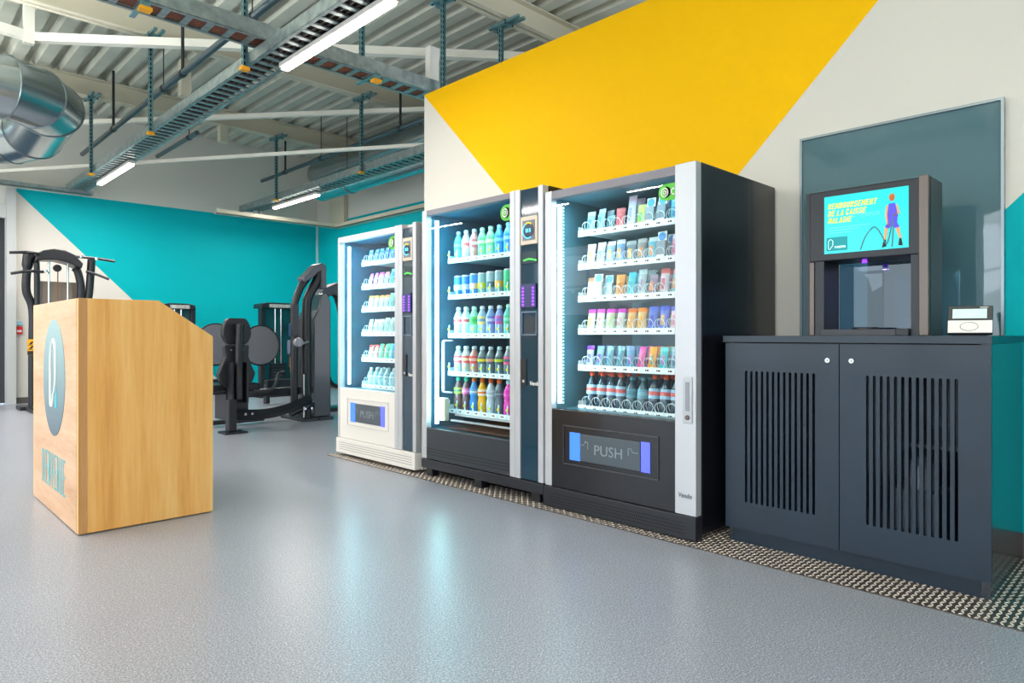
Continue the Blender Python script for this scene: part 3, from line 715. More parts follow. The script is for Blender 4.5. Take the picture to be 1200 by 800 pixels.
R3 = [B(('#d4a494', '#b88058', '#e8c8b8'), 'salmon snack bag', .125), K(('#b8dce4', '#48b8d8'), 'pale blue box with cyan disc', .14), None, B(('#e89830', '#e8a030', '#c87820'), 'orange snack bag', .13), B(('#30c0d0', '#28c8d8', '#18a0b8'), 'cyan snack bag', .14), B(('#a8bcc0', '#c0dcd8', '#907f98'), 'silver snack bag', .15),
      B(('#907f98', '#a89aac', '#f08a18'), 'mauve bag with orange disc', .115), B(('#d8c8d0', '#e0685c', '#c85868'), 'white and red bag', .145), B(('#78b8c0', '#d49098', '#d89060'), 'cyan bag with pink top', .14), B(('#e8a848', '#e8b058', '#d88828'), 'orange bag', .13)]
MG = ('#d4d2b0', '#d838c0', '#e0904c'); OG = ('#e0b070', '#f07c18', '#e8941c'); BL = ('#5a78d0', '#5878e0', '#3048b8')
R4 = [B(MG, 'magenta-topped orange bag'), B(('#e0dccc', '#d848c0', '#d88078'), 'magenta-topped white bag'), B(('#c8d0a8', '#d838b8', '#a8b878'), 'magenta-topped pale green bag'), B(('#c4ccc0', '#d840b8', '#d49098'), 'magenta-topped grey bag'), B(OG, 'orange-topped bag'), B(('#e4b878', '#f08a20', '#e8a030'), 'orange-topped yellow bag'),
      B(BL, 'blue snack bag', .135), B(('#6a80d8', '#4a68e0', '#e0b060'), 'blue bag with yellow print', .135), B(('#e0c0c8', '#6070d8', '#d890a0'), 'pink and blue bag', .13), B(('#d8d0c0', '#e8c8b0', '#b08850'), 'beige bag', .13)]
def G_(c, d): return ('bag', (.05, .125, .024), c, d)
R5 = [G_(('#a8b0d8', '#7a28e0', '#5a48c8'), 'purple-topped silver bar'), G_(('#7aa4b4', '#7098a8', '#6a30d0'), 'grey bar with purple print'), G_(('#5f98a8', '#86b4c0', '#3f7f94'), 'teal protein bar'), G_(('#5894a4', '#8ab8c4', '#3f7888'), 'teal protein bar'),
      G_(('#5898c0', '#7a98c8', '#a070b0'), 'blue protein bar'), G_(('#e858a0', '#f050a8', '#c85888'), 'pink protein bar'), G_(('#f0a020', '#f8a818', '#7a9888'), 'orange protein bar'), G_(('#28c0c8', '#60d8dc', '#b07ab0'), 'turquoise protein bar'), G_(('#80a8b8', '#a8c8d0', '#507888'), 'grey protein bar'), G_(('#80a8b8', '#a8c8d0', '#507888'), 'grey protein bar')]
CO = ('bottle', (.031, .205), ('#e04a28', '#1c3a4c', '#9cc4dc', '#d8605c'), 'cola bottle with orange-red cap')
R6 = [CO, CO, CO, CO, ('bottle', (.031, .19), ('#3f7886', '#244c58', '#4f8898', '#3c7484'), 'dark teal bottle with dark cap'), ('bottle', (.031, .19), ('#3f7886', '#24505c', '#5f98a8', '#7ab0bc'), 'dark teal bottle with pale label'), CO, CO, CO, CO]
SN6 = ['top', 'second', 'third', 'fourth', 'fifth', 'bottom']
area_m3 = dict(y0=1.668, y1=2.664, zb=.03, zt=1.842, dz0=.128, glass=(1.79, 2.612, .578, 1.79), stiles=[(1.674, 1.79)], body=M_blackgl, lining=M_lining3, railm=M_rail, lower=M_blackgl,
    led=(.022, .04), ledm=M_ledw, pow=3.2, ledcol=(.62, .93, 1), beads=1, shelf_z=[1.6, 1.405, 1.215, 1.024, .812, .575], sy0=1.765, sy1=2.555, yc0=2.502, pitch=.0718, ncol=10, vis=(8, 7, 6),
    items=[dict(it=R1, rows=2), dict(it=R2, rows=2), dict(it=R3, rows=2), dict(it=R4, rows=3), dict(it=R5, rows=3), dict(it=R6, rows=3)], sn=SN6, mn='right machine')
t3 = machine('black snack vending machine with silver right pillar, rightmost of the three', area_m3)
kp = obj('kick_plate', MB().box(X0-.012, X0+.05, 1.672, 2.668, .012, .126), M_black, t3, .003)
m = MB()
for r_ in range(4):
    for i in range(64):
        yy = 1.735+i*.0138+(.0069 if r_ % 2 else 0); zz = .040+r_*.0165
        m.add([(X0-.0125, yy+.0042*math.cos(q*PI/3), zz+.0042*math.sin(q*PI/3)) for q in range(6)], [(0, 1, 2, 3, 4, 5)])
o = obj('perforations', m, mat('hole_black', '#050506', .9), kp); o['kind'] = 'stuff'
def hatch(t, y0, y1, z0, z1, bez, px):
    # recessed delivery hatch with lit blue cheeks
    obj('hatch_bezel', MB().box(px-.004, px+.002, y0-.045, y1+.045, z0-.03, z0-.024).box(px-.004, px+.002, y0-.045, y1+.045, z1+.03, z1+.036).box(px-.004, px+.002, y0-.05, y0-.045, z0-.03, z1+.036).box(px-.004, px+.002, y1+.045, y1+.05, z0-.03, z1+.036), bez, t, .001)
    obj('blue_panel', MB().box(px-.003, px+.001, y1-.075, y1, z0, z1), M_blue, t)
    obj('blue_panel', MB().box(px-.003, px+.001, y0, y0+.055, z0, z1), mat('lit_violet_panel', '#5a66f0', .3, emit=.55), t)
    fl_ = obj('delivery_flap', MB().box(px-.004, px+.001, y0+.06, y1-.078, z0+.003, z1-.003), mat('flap_plastic', '#48525c', .28), t, .002)
    text('push_lettering', 'PUSH', .078, (px-.0045, (y0+y1)/2-.004, (z0+z1)/2-.028), *FX, mat('flap_highlight', '#8a949c', .25), fl_, sx=1.05, ext=.002, align='CENTER')  # relief in the flap's own plastic, lightened to paint in its highlight
    mid = (y0+y1)/2; zc = (z0+z1)/2
    for sg in (1, -1):
        c_ = mid+sg*.155
        obj('flap_arrow', MB().tube([(px-.004, c_+sg*.04, zc+.015), (px-.004, c_+sg*.008, zc+.015), (px-.004, c_-sg*.002, zc+.034), (px-.004, c_-sg*.02, zc+.034), (px-.004, c_-sg*.02, zc-.005)], .0028, 5), _M['flap_highlight'], fl_)
hatch(t3, 1.936, 2.471, .30, .455, mat('hatch_edge_dark', '#3c3d44', .3), X0-.001)
h_ = obj('handle_plate', MB().box(X0-.012, X0-.006, 1.692, 1.742, .575, .80), mat('handle_silver', '#b2b4ba', .3, .5), t3, .004)
obj('handle_recess', MB().box(X0-.0135, X0-.012, 1.705, 1.728, .635, .775), mat('handle_grey', '#8b8d94', .3, .5), h_, .0005)
obj('key_lock', MB().lathe([(0, -.006), (.011, -.006), (.013, 0)], (X0-.012, 1.717, .603), 16, axis='x'), mat('lock_brown', '#6b5e5a', .3, .8), h_)
text('maker_lettering', 'Vendo', .032, (X0-.007, 1.772, .212), *FX, mat('grey_print', '#5c6068', .4), t3, sx=.9, shear=.2, bold=.0005)
def sticker(t, y, z, r):
    s_ = obj('green_sticker', MB().lathe([(0, -.0005), (r*.7, -.0005), (r, 0), (r, .0005)], (X0+.010, y, z), 28, axis='x').box(X0+.0095, X0+.0105, y-r*1.25, y, z-r, z+r), M_green, t)
    obj('sticker_ring', MB().tube([(X0+.0095, y+r*.15+r*.45*math.cos(a*PI/10), z+r*.5*math.sin(a*PI/10)) for a in range(21)], r*.08, 5, cap=False).tube([(X0+.0095, y+r*.15+r*.2*math.cos(a*PI/6), z+r*.2*math.sin(a*PI/6)) for a in range(13)], r*.06, 5, cap=False), M_whitep, s_)
    obj('sticker_mark', MB().box(X0+.0085, X0+.0095, y-r*1.2, y-r*.7, z-r*.4, z-r*.25).box(X0+.0085, X0+.0095, y-r*1.2, y-r*.7, z+r*.25, z+r*.4).box(X0+.0085, X0+.0095, y-r*.85, y-r*.7, z-r*.4, z+r*.4), M_whitep, s_)
sticker(t3, 1.852, 1.715, .042)

# ---- middle machine (drinks)
def bt(cap, liq, lab, acc, d, h=.21, k='bottle', r=.034): return (k, (r, h), (cap, liq, lab, acc), d)
D1 = [bt('#9fd8e0', '#5ab8c0', '#3a9aa8', '#80d0d0', 'teal bottle'), bt('#d8ecee', '#c8dce0', '#d8c8c8', '#d86868', 'clear bottle with red print'), bt('#b8dce4', '#d88890', '#c86070', '#e8d0d0', 'pink-red bottle'), bt('#b8e8d8', '#80d8a0', '#60c880', '#d8f0c0', 'green bottle'), bt('#b8e8d8', '#90dca8', '#78d088', '#e0f0b0', 'light green bottle'), bt('#90c8f0', '#3aa0e0', '#2888d8', '#80c8f0', 'blue bottle'), bt('#80c0f0', '#3aa8e8', '#2890e0', '#a0d8f8', 'bright blue bottle', .215), bt('#80c0f0', '#3aa8e8', '#2890e0', '#a0d8f8', 'bright blue bottle')]
D2 = [bt('', '', '#2a80d0', '#c8e0e8', 'blue can', .15, 'can', .033), bt('', '', '#2a78d0', '#98c8e0', 'blue can', .15, 'can', .033), bt('', '', '#3a88d8', '#e0a8a0', 'blue can with pink print', .155, 'can', .033), bt('', '', '#88b8b8', '#c8d820', 'silver can with lime print', .155, 'can', .033), bt('', '', '#98bcc4', '#486878', 'silver can', .158, 'can', .033), bt('', '', '#88a8b4', '#f0a838', 'silver can with orange print', .16, 'can', .033), bt('', '', '#28c880', '#18a868', 'green can', .165, 'can', .033), bt('', '', '#28c880', '#18a868', 'green can', .165, 'can', .033)]
D3 = [bt('#d8eef2', '#c4dce2', '#d8e4e8', '#e86068', 'clear water bottle with red label', .2), bt('#d8eef2', '#c4dce2', '#e0dce0', '#e85868', 'clear water bottle with pink label', .2), bt('#b8ecd8', '#8fdcb8', '#48c868', '#30b050', 'pale green bottle', .2), bt('#d8eef2', '#a0c8e0', '#e8d868', '#7098b8', 'bottle with yellow label', .2), bt('#d8eef2', '#80a8d8', '#5878c8', '#b8c8e0', 'bottle with blue label', .2), bt('#d8eef2', '#8898d8', '#c848a0', '#7868d0', 'bottle with magenta label', .2), bt('#b0ecd8', '#60d0b8', '#28c888', '#80e0c0', 'turquoise bottle', .205), bt('#b0ecd8', '#60d0b8', '#28c888', '#80e0c0', 'turquoise bottle', .205)]
D4 = [bt('#c8dce0', '#a8c4cc', '#d85058', '#d8e0e0', 'clear bottle with red label', .19), bt('#c8dce0', '#b8ccc8', '#e05a58', '#e0d8a8', 'cream bottle with red label', .19), bt('#c8dce0', '#c89088', '#e04848', '#e8b0a8', 'red-labelled bottle', .19), bt('#c8dce0', '#708890', '#486878', '#e0d420', 'dark bottle with yellow print', .185), bt('#c8dce0', '#5f7480', '#405868', '#e0a080', 'dark bottle', .19), bt('#b8dce0', '#5f7884', '#3a5868', '#b8d820', 'dark bottle with lime band', .19), bt('#c8e0e4', '#607080', '#e05888', '#485868', 'dark bottle with pink band', .195), bt('#c8e0e4', '#607080', '#e05888', '#485868', 'dark bottle with pink band', .195)]
D5 = [bt('#20b890', '#6b4a48', '#a0d838', '#5a7868', 'green-capped bottle with lime label', .235, 'sport'), bt('#20b890', '#6b4a50', '#e060a0', '#e8a0c0', 'green-capped bottle with pink label', .235, 'sport'), bt('#f07018', '#2888e0', '#4a98d8', '#c8dce8', 'orange-capped bottle with blue drink', .235, 'sport'), bt('#f07018', '#f0b408', '#f0e8d0', '#f07018', 'orange-capped bottle with yellow drink', .235, 'sport'),
      bt('#f06020', '#b8ccd8', '#d0dce4', '#a8bcc8', 'orange-capped clear bottle', .235, 'sport'), bt('#f06020', '#5a7080', '#485c6c', '#8898a8', 'orange-capped dark bottle', .235, 'sport'), bt('#c8e8f0', '#f018b8', '#f028b8', '#f860d0', 'white-capped magenta bottle', .235, 'sport'), bt('#c8e8f0', '#f018b8', '#f028b8', '#f860d0', 'white-capped magenta bottle', .235, 'sport')]
cfg2 = dict(y0=2.668, y1=3.856, zb=.062, zt=1.888, dz0=.132, glass=(2.955, 3.805, .35, 1.845), stiles=[(2.912, 2.955), (2.866, 2.910), (2.676, 2.715)], body=M_blackgl, lining=M_lining, railm=M_rail, lower=mat('lower_door_slate', '#2d333c', .35),
    led=(.06, .085), ledm=M_ledc, pow=5.6, ledcol=(.38, .87, 1), shelf_z=[1.535, 1.277, 1.0, .73, .462], sy0=2.93, sy1=3.775, yc0=3.725, pitch=.0865, ncol=8, vis=(6, 4, 3), clear=1, nocoil=1,
    items=[dict(it=i, rows=2) for i in (D1, D2, D3, D4, D5)], sn=['top', 'second', 'third', 'fourth', 'bottom'], mn='middle machine')
t2 = machine('dark drinks vending machine with glass front, the middle one of three', cfg2)
payment(t2, 2.715, 2.866, 1.882, .134)
sticker(t2, 3.005, 1.765, .05)
obj('base_skid', MB().box(X0-.01, X0+.05, 2.672, 3.852, .066, .128), M_black, t2, .003)
m = MB()
for r_ in range(3):
    for i in range(62):
        yy = 2.70+i*.0145; zz = .165+r_*.02
        m.add([(X0+.0005, yy+.25+.0045*math.cos(q*PI/3), zz+.0045*math.sin(q*PI/3)) for q in range(6)], [(0, 1, 2, 3, 4, 5)])
o = obj('vent_holes', m, _M['hole_black'], t2); o['kind'] = 'stuff'
for yy in (3.80, 3.28, 2.76): obj('foot', MB().box(X0+.02, X0+.08, yy-.035, yy+.035, .005, .068), M_black, t2, .003)
for yy in (3.78, 2.76): obj('foot', MB().box(3.62, 3.68, yy-.035, yy+.035, .005, .068), M_black, t2, .003)
# lift mechanism and cup tower seen on the left of the compartment
obj('lift_rail', MB().box(2.945, 2.957, 3.69, 3.71, .60, .97).box(2.945, 2.957, 3.765, 3.79, .56, .97).box(2.945, 2.957, 3.60, 3.71, .96, .97).box(2.945, 2.957, 3.60, 3.71, .60, .61), M_silver, t2)
obj('lift_tray', MB().box(2.945, 2.985, 3.68, 3.765, .40, .56), mat('pale_yellow_plastic', '#c8d0b8', .4), t2, .006)
obj('delivery_rail', MB().box(2.98, 2.995, 2.98, 3.66, .40, .412).box(3.02, 3.035, 2.98, 3.66, .435, .447), M_silver, t2)
obj('copper_floor_plate', MB().box(2.95, 3.5, 2.96, 3.66, .356, .362), mat('copper_brown', '#7a5a50', .35, .6), t2)

# ---- left machine (white)
def b1(c, d, h=.12): return ('bag', (.062, h, .03), c, d)
L1 = [b1(('#4a78c8', '#78a8d8', '#3058b8'), 'blue pouch')]*5 + [b1(('#58b8d8', '#90d8e8', '#3898c0'), 'cyan pouch', .13)]*2
L2 = [b1(('#c878c0', '#d860c0', '#d8a8d0'), 'purple snack bag')]*2 + [b1(('#d8c8c8', '#c858b0', '#a87858'), 'white bag with brown print'), b1(('#c8d4d4', '#d89878', '#889890'), 'white snack bag'), b1(('#40b0d0', '#80d0e0', '#2890b8'), 'blue snack bag', .14), b1(('#c8dcdc', '#d8b8c8', '#98b0b8'), 'pale snack bag', .15), b1(('#c8dcdc', '#d8b8c8', '#98b0b8'), 'pale snack bag', .15)]
L3 = [b1(('#d8dce0', '#e09848', '#b8c4cc'), 'white bag with orange top')]*4 + [b1(('#78c8c0', '#98d8d0', '#58b0a8'), 'teal snack bag', .13)]*3
L4 = [b1(('#c0d4c8', '#d0dccc', '#98b8a8'), 'pale green snack bag')]*3 + [b1(('#a8c8c0', '#c0dcd4', '#88b0a0'), 'grey-green snack bag', .13)]*4
L5 = [b1(('#e8a090', '#e85048', '#d8c0b8'), 'red-topped snack bag')]*2 + [b1(('#60c890', '#48c880', '#c0d8c8'), 'green-topped snack bag', .13)]*2 + [b1(('#50b8d0', '#38a8c8', '#a8d0d8'), 'cyan snack bag', .13)]*3
L6 = [bt('#c8e0e4', '#a8d0d8', '#78b0c0', '#d8ecee', 'small clear water bottle', .15, 'bottle', .029)]*7
cfg1 = dict(y0=3.918, y1=5.026, zb=.025, zt=1.822, dz0=.155, glass=(4.19, 4.992, .568, 1.772), stiles=[(4.142, 4.19), (4.094, 4.140), (3.924, 3.964)], body=M_creamw, lining=M_lining, railm=M_creamw, lower=M_creamw,
    led=(.075, .10), ledm=M_ledc, pow=5.6, ledcol=(.38, .87, 1), shelf_z=[1.6, 1.402, 1.213, 1.014, .80, .578], sy0=4.16, sy1=4.93, yc0=4.875, pitch=.079, ncol=8, vis=(6, 4, 2),
    items=[dict(it=i, rows=2) for i in (L1, L2, L3, L4, L5, L6)], sn=SN6, mn='left machine')
t1 = machine('white-framed snack vending machine, leftmost of the three and beside the gym', cfg1)
payment(t1, 3.964, 4.094, 1.79, .157)
sticker(t1, 4.245, 1.70, .05)
hatch(t1, 4.327, 4.821, .30, .455, mat('hatch_edge_white', '#d6d2d0', .4), X0-.001)
kp = obj('kick_plate', MB().box(X0-.014, X0+.05, 3.926, 5.03, .03, .152), M_creamw, t1, .003)
for i in range(4): obj('groove', MB().box(X0-.0148, X0-.0140, 3.96, 4.98, .062+i*.018, .066+i*.018), mat('groove_grey', '#9a9694', .5), kp)
for yy in (4.9, 4.05): obj('foot', MB().box(X0+.05, X0+.1, yy-.03, yy+.03, .005, .03), M_black, t1)
for yy in (2.55, 1.8): obj('foot', MB().box(X0+.05, X0+.1, yy-.03, yy+.03, .005, .035), M_black, t3)
for yy in (4.9, 4.05): obj('foot', MB().box(3.6, 3.66, yy-.03, yy+.03, .005, .03), M_black, t1)
for yy in (2.55, 1.8): obj('foot', MB().box(3.6, 3.66, yy-.03, yy+.03, .005, .035), M_black, t3)
# ================================================================== CEILING SERVICES
def ladder(name, label, a0, a1, b0, b1, z, axis, hgt, step, grp=None, lit=None):
    """axis 'y': runs along Y from a0 to a1 with width b0..b1 in X"""
    def bx(p0, p1, q0, q1, z0, z1):
        return MB().box(q0, q1, p0, p1, z0, z1) if axis == 'y' else MB().box(p0, p1, q0, q1, z0, z1)
    loc = ((b0+b1)/2, a0, z) if axis == 'y' else (a0, (b0+b1)/2, z)
    t = thing(name, label, 'cable tray', loc, grp)
    for q0, q1 in ((b0, b0+.008), (b1-.008, b1)):
        r_ = bx(a0, a1, q0, q1, z, z+hgt)
        e0, e1 = (q0, q0+.03) if q0 == b0 else (q1-.03, q1)
        r2 = bx(a0, a1, e0, e1, z-.002, z+.004); r_.add(r2.v, r2.f)
        r3 = bx(a0, a1, e0 if q0 == b0 else e0, e1, z+hgt, z+hgt+.004); r_.add(r3.v, r3.f)
        obj('side_rail', r_, M_galv, t)
    n = int((a1-a0)/step)
    first = obj('rung', bx(a0+.03, a0+.03+step*.32, b0+.03, b1-.03, z+.004, z+.016), M_galv, t)
    for i in range(1, n):
        d = i*step; dup(first, (0, d, 0) if axis == 'y' else (d, 0, 0), t)
    return t
t = ladder('cable_tray', 'long galvanised cable ladder running from the bright lamp towards the teal wall', 2.9, 12.0, 2.27, 2.53, 3.2, 'y', .09, .13)
obj('cables', MB().tube([(2.36, 3.0, 3.226), (2.37, 6, 3.226), (2.36, 9, 3.226), (2.37, 11.9, 3.226)], .012, 6).tube([(2.42, 3.0, 3.224), (2.41, 7, 3.224), (2.43, 11.9, 3.224)], .010, 6).tube([(2.46, 3.0, 3.224), (2.47, 7, 3.224), (2.46, 11.9, 3.224)], .009, 6).box(2.32, 2.48, 2.95, 11.9, 3.236, 3.25), mat('dark_cable', '#3a3432', .6), t)
t = ladder('cable_tray', 'galvanised cable ladder with brown cables crossing towards the yellow wall corner', -.8, 5.4, 5.08, 5.31, 3.315, 'x', .12, .155)
m = MB()
for k_ in range(6): m.tube([(-.75, 5.12+k_*.03, 3.345), (2.0, 5.125+k_*.03, 3.345), (5.35, 5.12+k_*.03, 3.345)], .013, 6)
obj('cables', m, mat('copper_cable', '#7c4a38', .5), t)
t = ladder('cable_tray', 'galvanised cable ladder beside the round duct above the left machine', 5.2, 11.9, 4.86, 5.13, 3.2, 'y', .1, .13)
obj('cables', MB().tube([(4.95, 5.3, 3.226), (4.96, 11.8, 3.226)], .012, 6).tube([(5.02, 5.3, 3.226), (5.03, 11.8, 3.226)], .012, 6), _M['dark_cable'], t)
t = ladder('cable_tray', 'short perforated tray lying along the top of the far left wall', -.5, 2.6, 11.85, 11.98, 3.16, 'x', .05, .12)

def lamp(x, y0, y1, z, label, pw):
    t = thing('ceiling_lamp', label, 'lamp', (x, (y0+y1)/2, z), 'linear lamps under the cable ladders')
    obj('lamp_body', MB().box(x-.04, x+.04, y0-.01, y1+.01, z, z+.035), M_white, t)
    obj('diffuser', MB().box(x-.032, x+.032, y0, y1, z-.022, z-.0005), M_lamp, t, .008)
    area('lamp_light', (x, (y0+y1)/2, z-.03), (0, 0, 0), .06, y1-y0, pw, (1, .93, .86))
    if pw < 20: area('added_upfill', (x, (y0+y1)/2, z+.15), (PI, 0, 0), .2, y1-y0, pw*.18, (.98, 1, .96))  # upward fill added over the lamp to lift the ceiling
lamp(2.47, 3.62, 5.15, 3.16, 'brightest linear lamp near the crossing of the cable ladders', 13)
lamp(2.47, 9.35, 10.9, 3.16, 'distant linear lamp under the ladder left of centre, over the teal wall', 60)
lamp(5.05, 9.4, 10.9, 3.16, 'distant linear lamp beside the round duct, above the left machine', 34)

def hanger(x, y, z0, z1, label, br=True, cap=True):
    t = thing('ceiling_hanger', label, 'hanger', (x, y, z0), 'slotted tray hangers')
    obj('channel', MB().box(x-.02, x+.02, y-.004, y+.004, z0, z1).box(x-.02, x-.016, y-.02, y+.02, z0, z1).box(x+.016, x+.02, y-.02, y+.02, z0, z1), M_galvb, t)
    m = MB(); k_ = int((z1-z0)/.05)
    for i in range(k_): m.box(x-.0205, x-.0200, y-.006, y+.006, z0+.015+i*.05, z0+.043+i*.05); m.box(x-.006, x+.006, y-.0047, y-.0040, z0+.015+i*.05, z0+.043+i*.05)
    o = obj('slots', m, _M['hole_black'], t); o['kind'] = 'stuff'
    if br:
        for yy in (y-.09, y+.09): obj('bracket_rail', MB().box(x-.06, x+.06, yy-.018, yy+.018, z1-.035, z1), M_galvb, t)
        obj('bracket_rail', MB().box(x-.055, x-.02, y-.3, y+.14, z1-.03, z1-.005), M_galvb, t)
        obj('bracket_rail', MB().box(x+.02, x+.055, y-.3, y+.14, z1-.03, z1-.005), M_galvb, t)
        for dx, dy in ((-.05, .1), (.05, .1), (-.05, -.12), (.05, -.12)): obj('bolt', MB().tube([(x+dx, y+dy, z1-.045), (x+dx, y+dy, z1+.004)], .009, 6), M_black, t)
    if cap: obj('yellow_cap', MB().box(x-.035, x+.035, y-.03, y+.03, z0-.03, z0), M_yellowcap, t, .003)
    return t
hanger(2.25, 7.83, 3.18, 4.198, 'slotted vertical hanger with yellow foot, nearer one left of the small pipe')
hanger(2.25, 10.38, 3.18, 4.198, 'slotted vertical hanger just right of the big round duct')
hanger(2.25, 5.4, 3.18, 4.44, 'slotted hanger at the crossing of the two cable ladders', False)
hanger(4.84, 7.83, 3.20, 4.198, 'slotted hanger left of the yellow wall, beside the round duct')
hanger(4.84, 10.38, 3.20, 4.198, 'slotted hanger above the distant lamp by the round duct')
hanger(3.98, 5.0, 3.3, 4.198, 'slotted hanger rising left of the yellow wall top, bigger bracket', True, False)
hanger(4.74, 5.0, 3.3, 4.198, 'slotted hanger partly hidden behind the top of the yellow wall', True, False)
hanger(3.3, 5.33, 3.44, 4.44, 'plain hanger behind the bright lamp', False, False)
for x, lb in ((1.42, 'teal clamp with yellow tip under the crossing ladder, left'), (3.28, 'teal clamp with yellow tip under the crossing ladder, right of the bright lamp')):
    t = thing('tray_clamp', lb, 'clamp', (x, 5.2, 3.3))
    obj('clamp_arm', MB().box(x-.018, x+.018, 5.02, 5.38, 3.297, 3.312).box(x-.03, x+.03, 5.04, 5.10, 3.26, 3.297), M_galvb, t)
    obj('yellow_cap', MB().box(x-.04, x+.04, 5.03, 5.10, 3.235, 3.26), M_yellowcap, t, .003)

# round ducts, left
t = thing('spiral_duct', 'large galvanised round duct snaking through an S-bend at the far left ceiling', 'duct', (1.0, 9.5, 3.5))
R_ = .315
path = [(-1.6, 8.45, 3.52), (-.3, 8.45, 3.52), (.7, 8.45, 3.52), (1.08, 8.45, 3.52), (1.36, 8.62, 3.52), (1.53, 8.9, 3.52), (1.53, 9.85, 3.46), (1.36, 10.2, 3.44), (1.08, 10.38, 3.42), (.7, 10.4, 3.41), (-1.6, 10.4, 3.4)]
pts = [Vector(p) for p in path]
dens = []
for a, b2 in zip(pts[:-1], pts[1:]):
    dens += [a + (b2-a)*.02, b2 - (b2-a)*.02]
for i, (a, b2) in enumerate(zip(pts[:-1], pts[1:])):
    # mitred segments: cut ends on bisecting planes
    d0 = (pts[i]-pts[i-1]).normalized() if i else (b2-a).normalized(); d = (b2-a).normalized()
    d2 = (pts[i+2]-b2).normalized() if i+2 < len(pts) else d
    u = d.cross(Vector((0, 0, 1))).normalized(); w = u.cross(d); vs = []
    for p, nn in ((a, (d0+d).normalized()), (b2, (d+d2).normalized())):
        for k_ in range(32):
            q = R_*(math.cos(2*PI*k_/32)*u + math.sin(2*PI*k_/32)*w); q = q - d*(q.dot(nn)/d.dot(nn)); vs.append(p+q)
    obj('duct_section', MB().add(vs, [(k_, (k_+1) % 32, 32+(k_+1) % 32, 32+k_) for k_ in range(32)], 0, True), M_duct, t)
    nn = (d0+d).normalized(); u2 = nn.cross(Vector((0, 0, 1))).normalized(); w2 = u2.cross(nn)
    obj('duct_seam', MB().tube([a + (R_+.003)*(math.cos(2*PI*k_/32)*u2*(1/max(.7, abs(nn.dot(d)))) + math.sin(2*PI*k_/32)*w2) for k_ in range(33)], .008, 6, cap=False), mat('duct_seam_steel', '#7f8a8e', .3, .9), t)
# right ducts
def sduct(label, x, z, r, y0, y1, pitch):
    t = thing('spiral_duct', label, 'duct', (x, y0, z))
    m = MB().lathe([(r, y0), (r, y1)], (x, 0, z), 36, axis='y'); obj('duct_pipe', m, M_duct, t)
    n_ = int((y1-y0)/pitch*10)
    obj('spiral_seam', MB().tube([(x+(r+.001)*math.cos(i*.628), y0+(y1-y0)*i/n_, z+(r+.001)*math.sin(i*.628)) for i in range(n_+1)], .005, 4), _M['duct_seam_steel'], t)
    return t
sduct('wide spiral duct high along the recess wall, left of the yellow wall', 5.95, 3.86, .25, 4.2, 11.0, .14)
t = sduct('narrow lower round duct with teal reflections beside the cable ladder', 5.62, 3.42, .15, 4.2, 10.35, .5)
obj('duct_clip', MB().tube([(5.62+.156*math.cos(a), 7.3, 3.42+.156*math.sin(a)) for a in [i*PI/12 for i in range(25)]], .008, 5, cap=False), M_black, t)
obj('duct_clip', MB().tube([(5.62+.156*math.cos(a), 9.4, 3.42+.156*math.sin(a)) for a in [i*PI/12 for i in range(25)]], .012, 5, cap=False), M_galv, t)
for y in (7.3, 9.4): obj('hanger_rod', MB().tube([(5.55, y, 3.56), (5.55, y, 4.46)], .006, 6), M_black, t)

def pipe(label, x, z, y0, y1, r, rods):
    t = thing('sprinkler_pipe', label, 'pipe', (x, y0, z))
    obj('pipe_run', MB().tube([(x, y0, z), (x, y1, z)], r, 12), mat('dark_grey_pipe', '#4f6068', .35, .5), t)
    for y, rr_ in rods:
        obj('hanger_rod', MB().tube([(x, y, z), (x, y, 4.46)], rr_, 8), M_black, t)
        obj('pipe_clamp', MB().tube([(x, y-.03, z), (x, y+.03, z)], r+.008, 12), M_black, t)
pipe('long dark pipe slanting down behind the cable ladder at the upper left', 2.40, 3.7, 2.5, 11.6, .032, [(7.3, .017), (7.9, .006), (9.9, .017), (5.6, .006)])
pipe('short dark pipe end near the white upper back wall', 3.24, 3.7, 9.3, 10.95, .03, [(9.6, .006)])
pipe('dark pipe running above the wide duct by the recess wall', 5.1, 3.72, 5.0, 11.5, .03, [(7.3, .017), (9.4, .006), (10.6, .017), (6.7, .006)])
# roof bracing
def brace(label, a, b2, w, h):
    o = obj('roof_brace', MB().bar(a, b2, w, h), M_bracew); tag(o, label, 'brace')
brace('thick white steel brace crossing the upper left under the cable ladder', (1.3, 8.42, 4.08), (5.6, 4.94, 4.08), .085, .085)
brace('white steel tie from the left edge to the bent joint, upper left', (-.6, 8.1, 4.1), (1.3, 8.42, 4.08), .09, .09)
brace('thin white brace passing in front of the big duct', (1.5, 12.0, 4.02), (5.9, 6.9, 4.08), .06, .06)
brace('lowest thin white brace, reaching the far left wall below the duct', (1.4, 12.0, 3.34), (5.6, 5.62, 3.33), .04, .04)
o = obj('brace_post', MB().box(1.22, 1.31, 8.36, 8.44, 4.0, 4.44), M_bracew); tag(o, 'short white vertical post at the bent joint of the upper left brace', 'post')
for x, y, z0, z1 in ((4.0, 10.4, 3.95, 4.2), (2.95, 8.9, 4.0, 4.45)):
    o = obj('brace_post', MB().box(x-.06, x+.06, y-.06, y+.06, z0, z1), M_beam); tag(o, 'cream steel stub under the far beam near the back wall' if x > 3.5 else 'cream steel stub hanging beside the long cable ladder', 'post')
t = thing('ceiling_sensor', 'white motion sensor hanging below the ladder end at the top of the teal wall', 'sensor', (5.03, 11.6, 3.18))
obj('sensor_head', MB().lathe([(0, 3.05), (.05, 3.06), (.07, 3.10), (.06, 3.14), (0, 3.14)], (5.03, 11.6, 0), 16), M_whitep, t)
obj('sensor_bracket', MB().box(5.0, 5.06, 11.57, 11.63, 3.14, 3.2).box(5.1, 5.13, 11.57, 11.63, 3.1, 3.2), M_whitep, t)
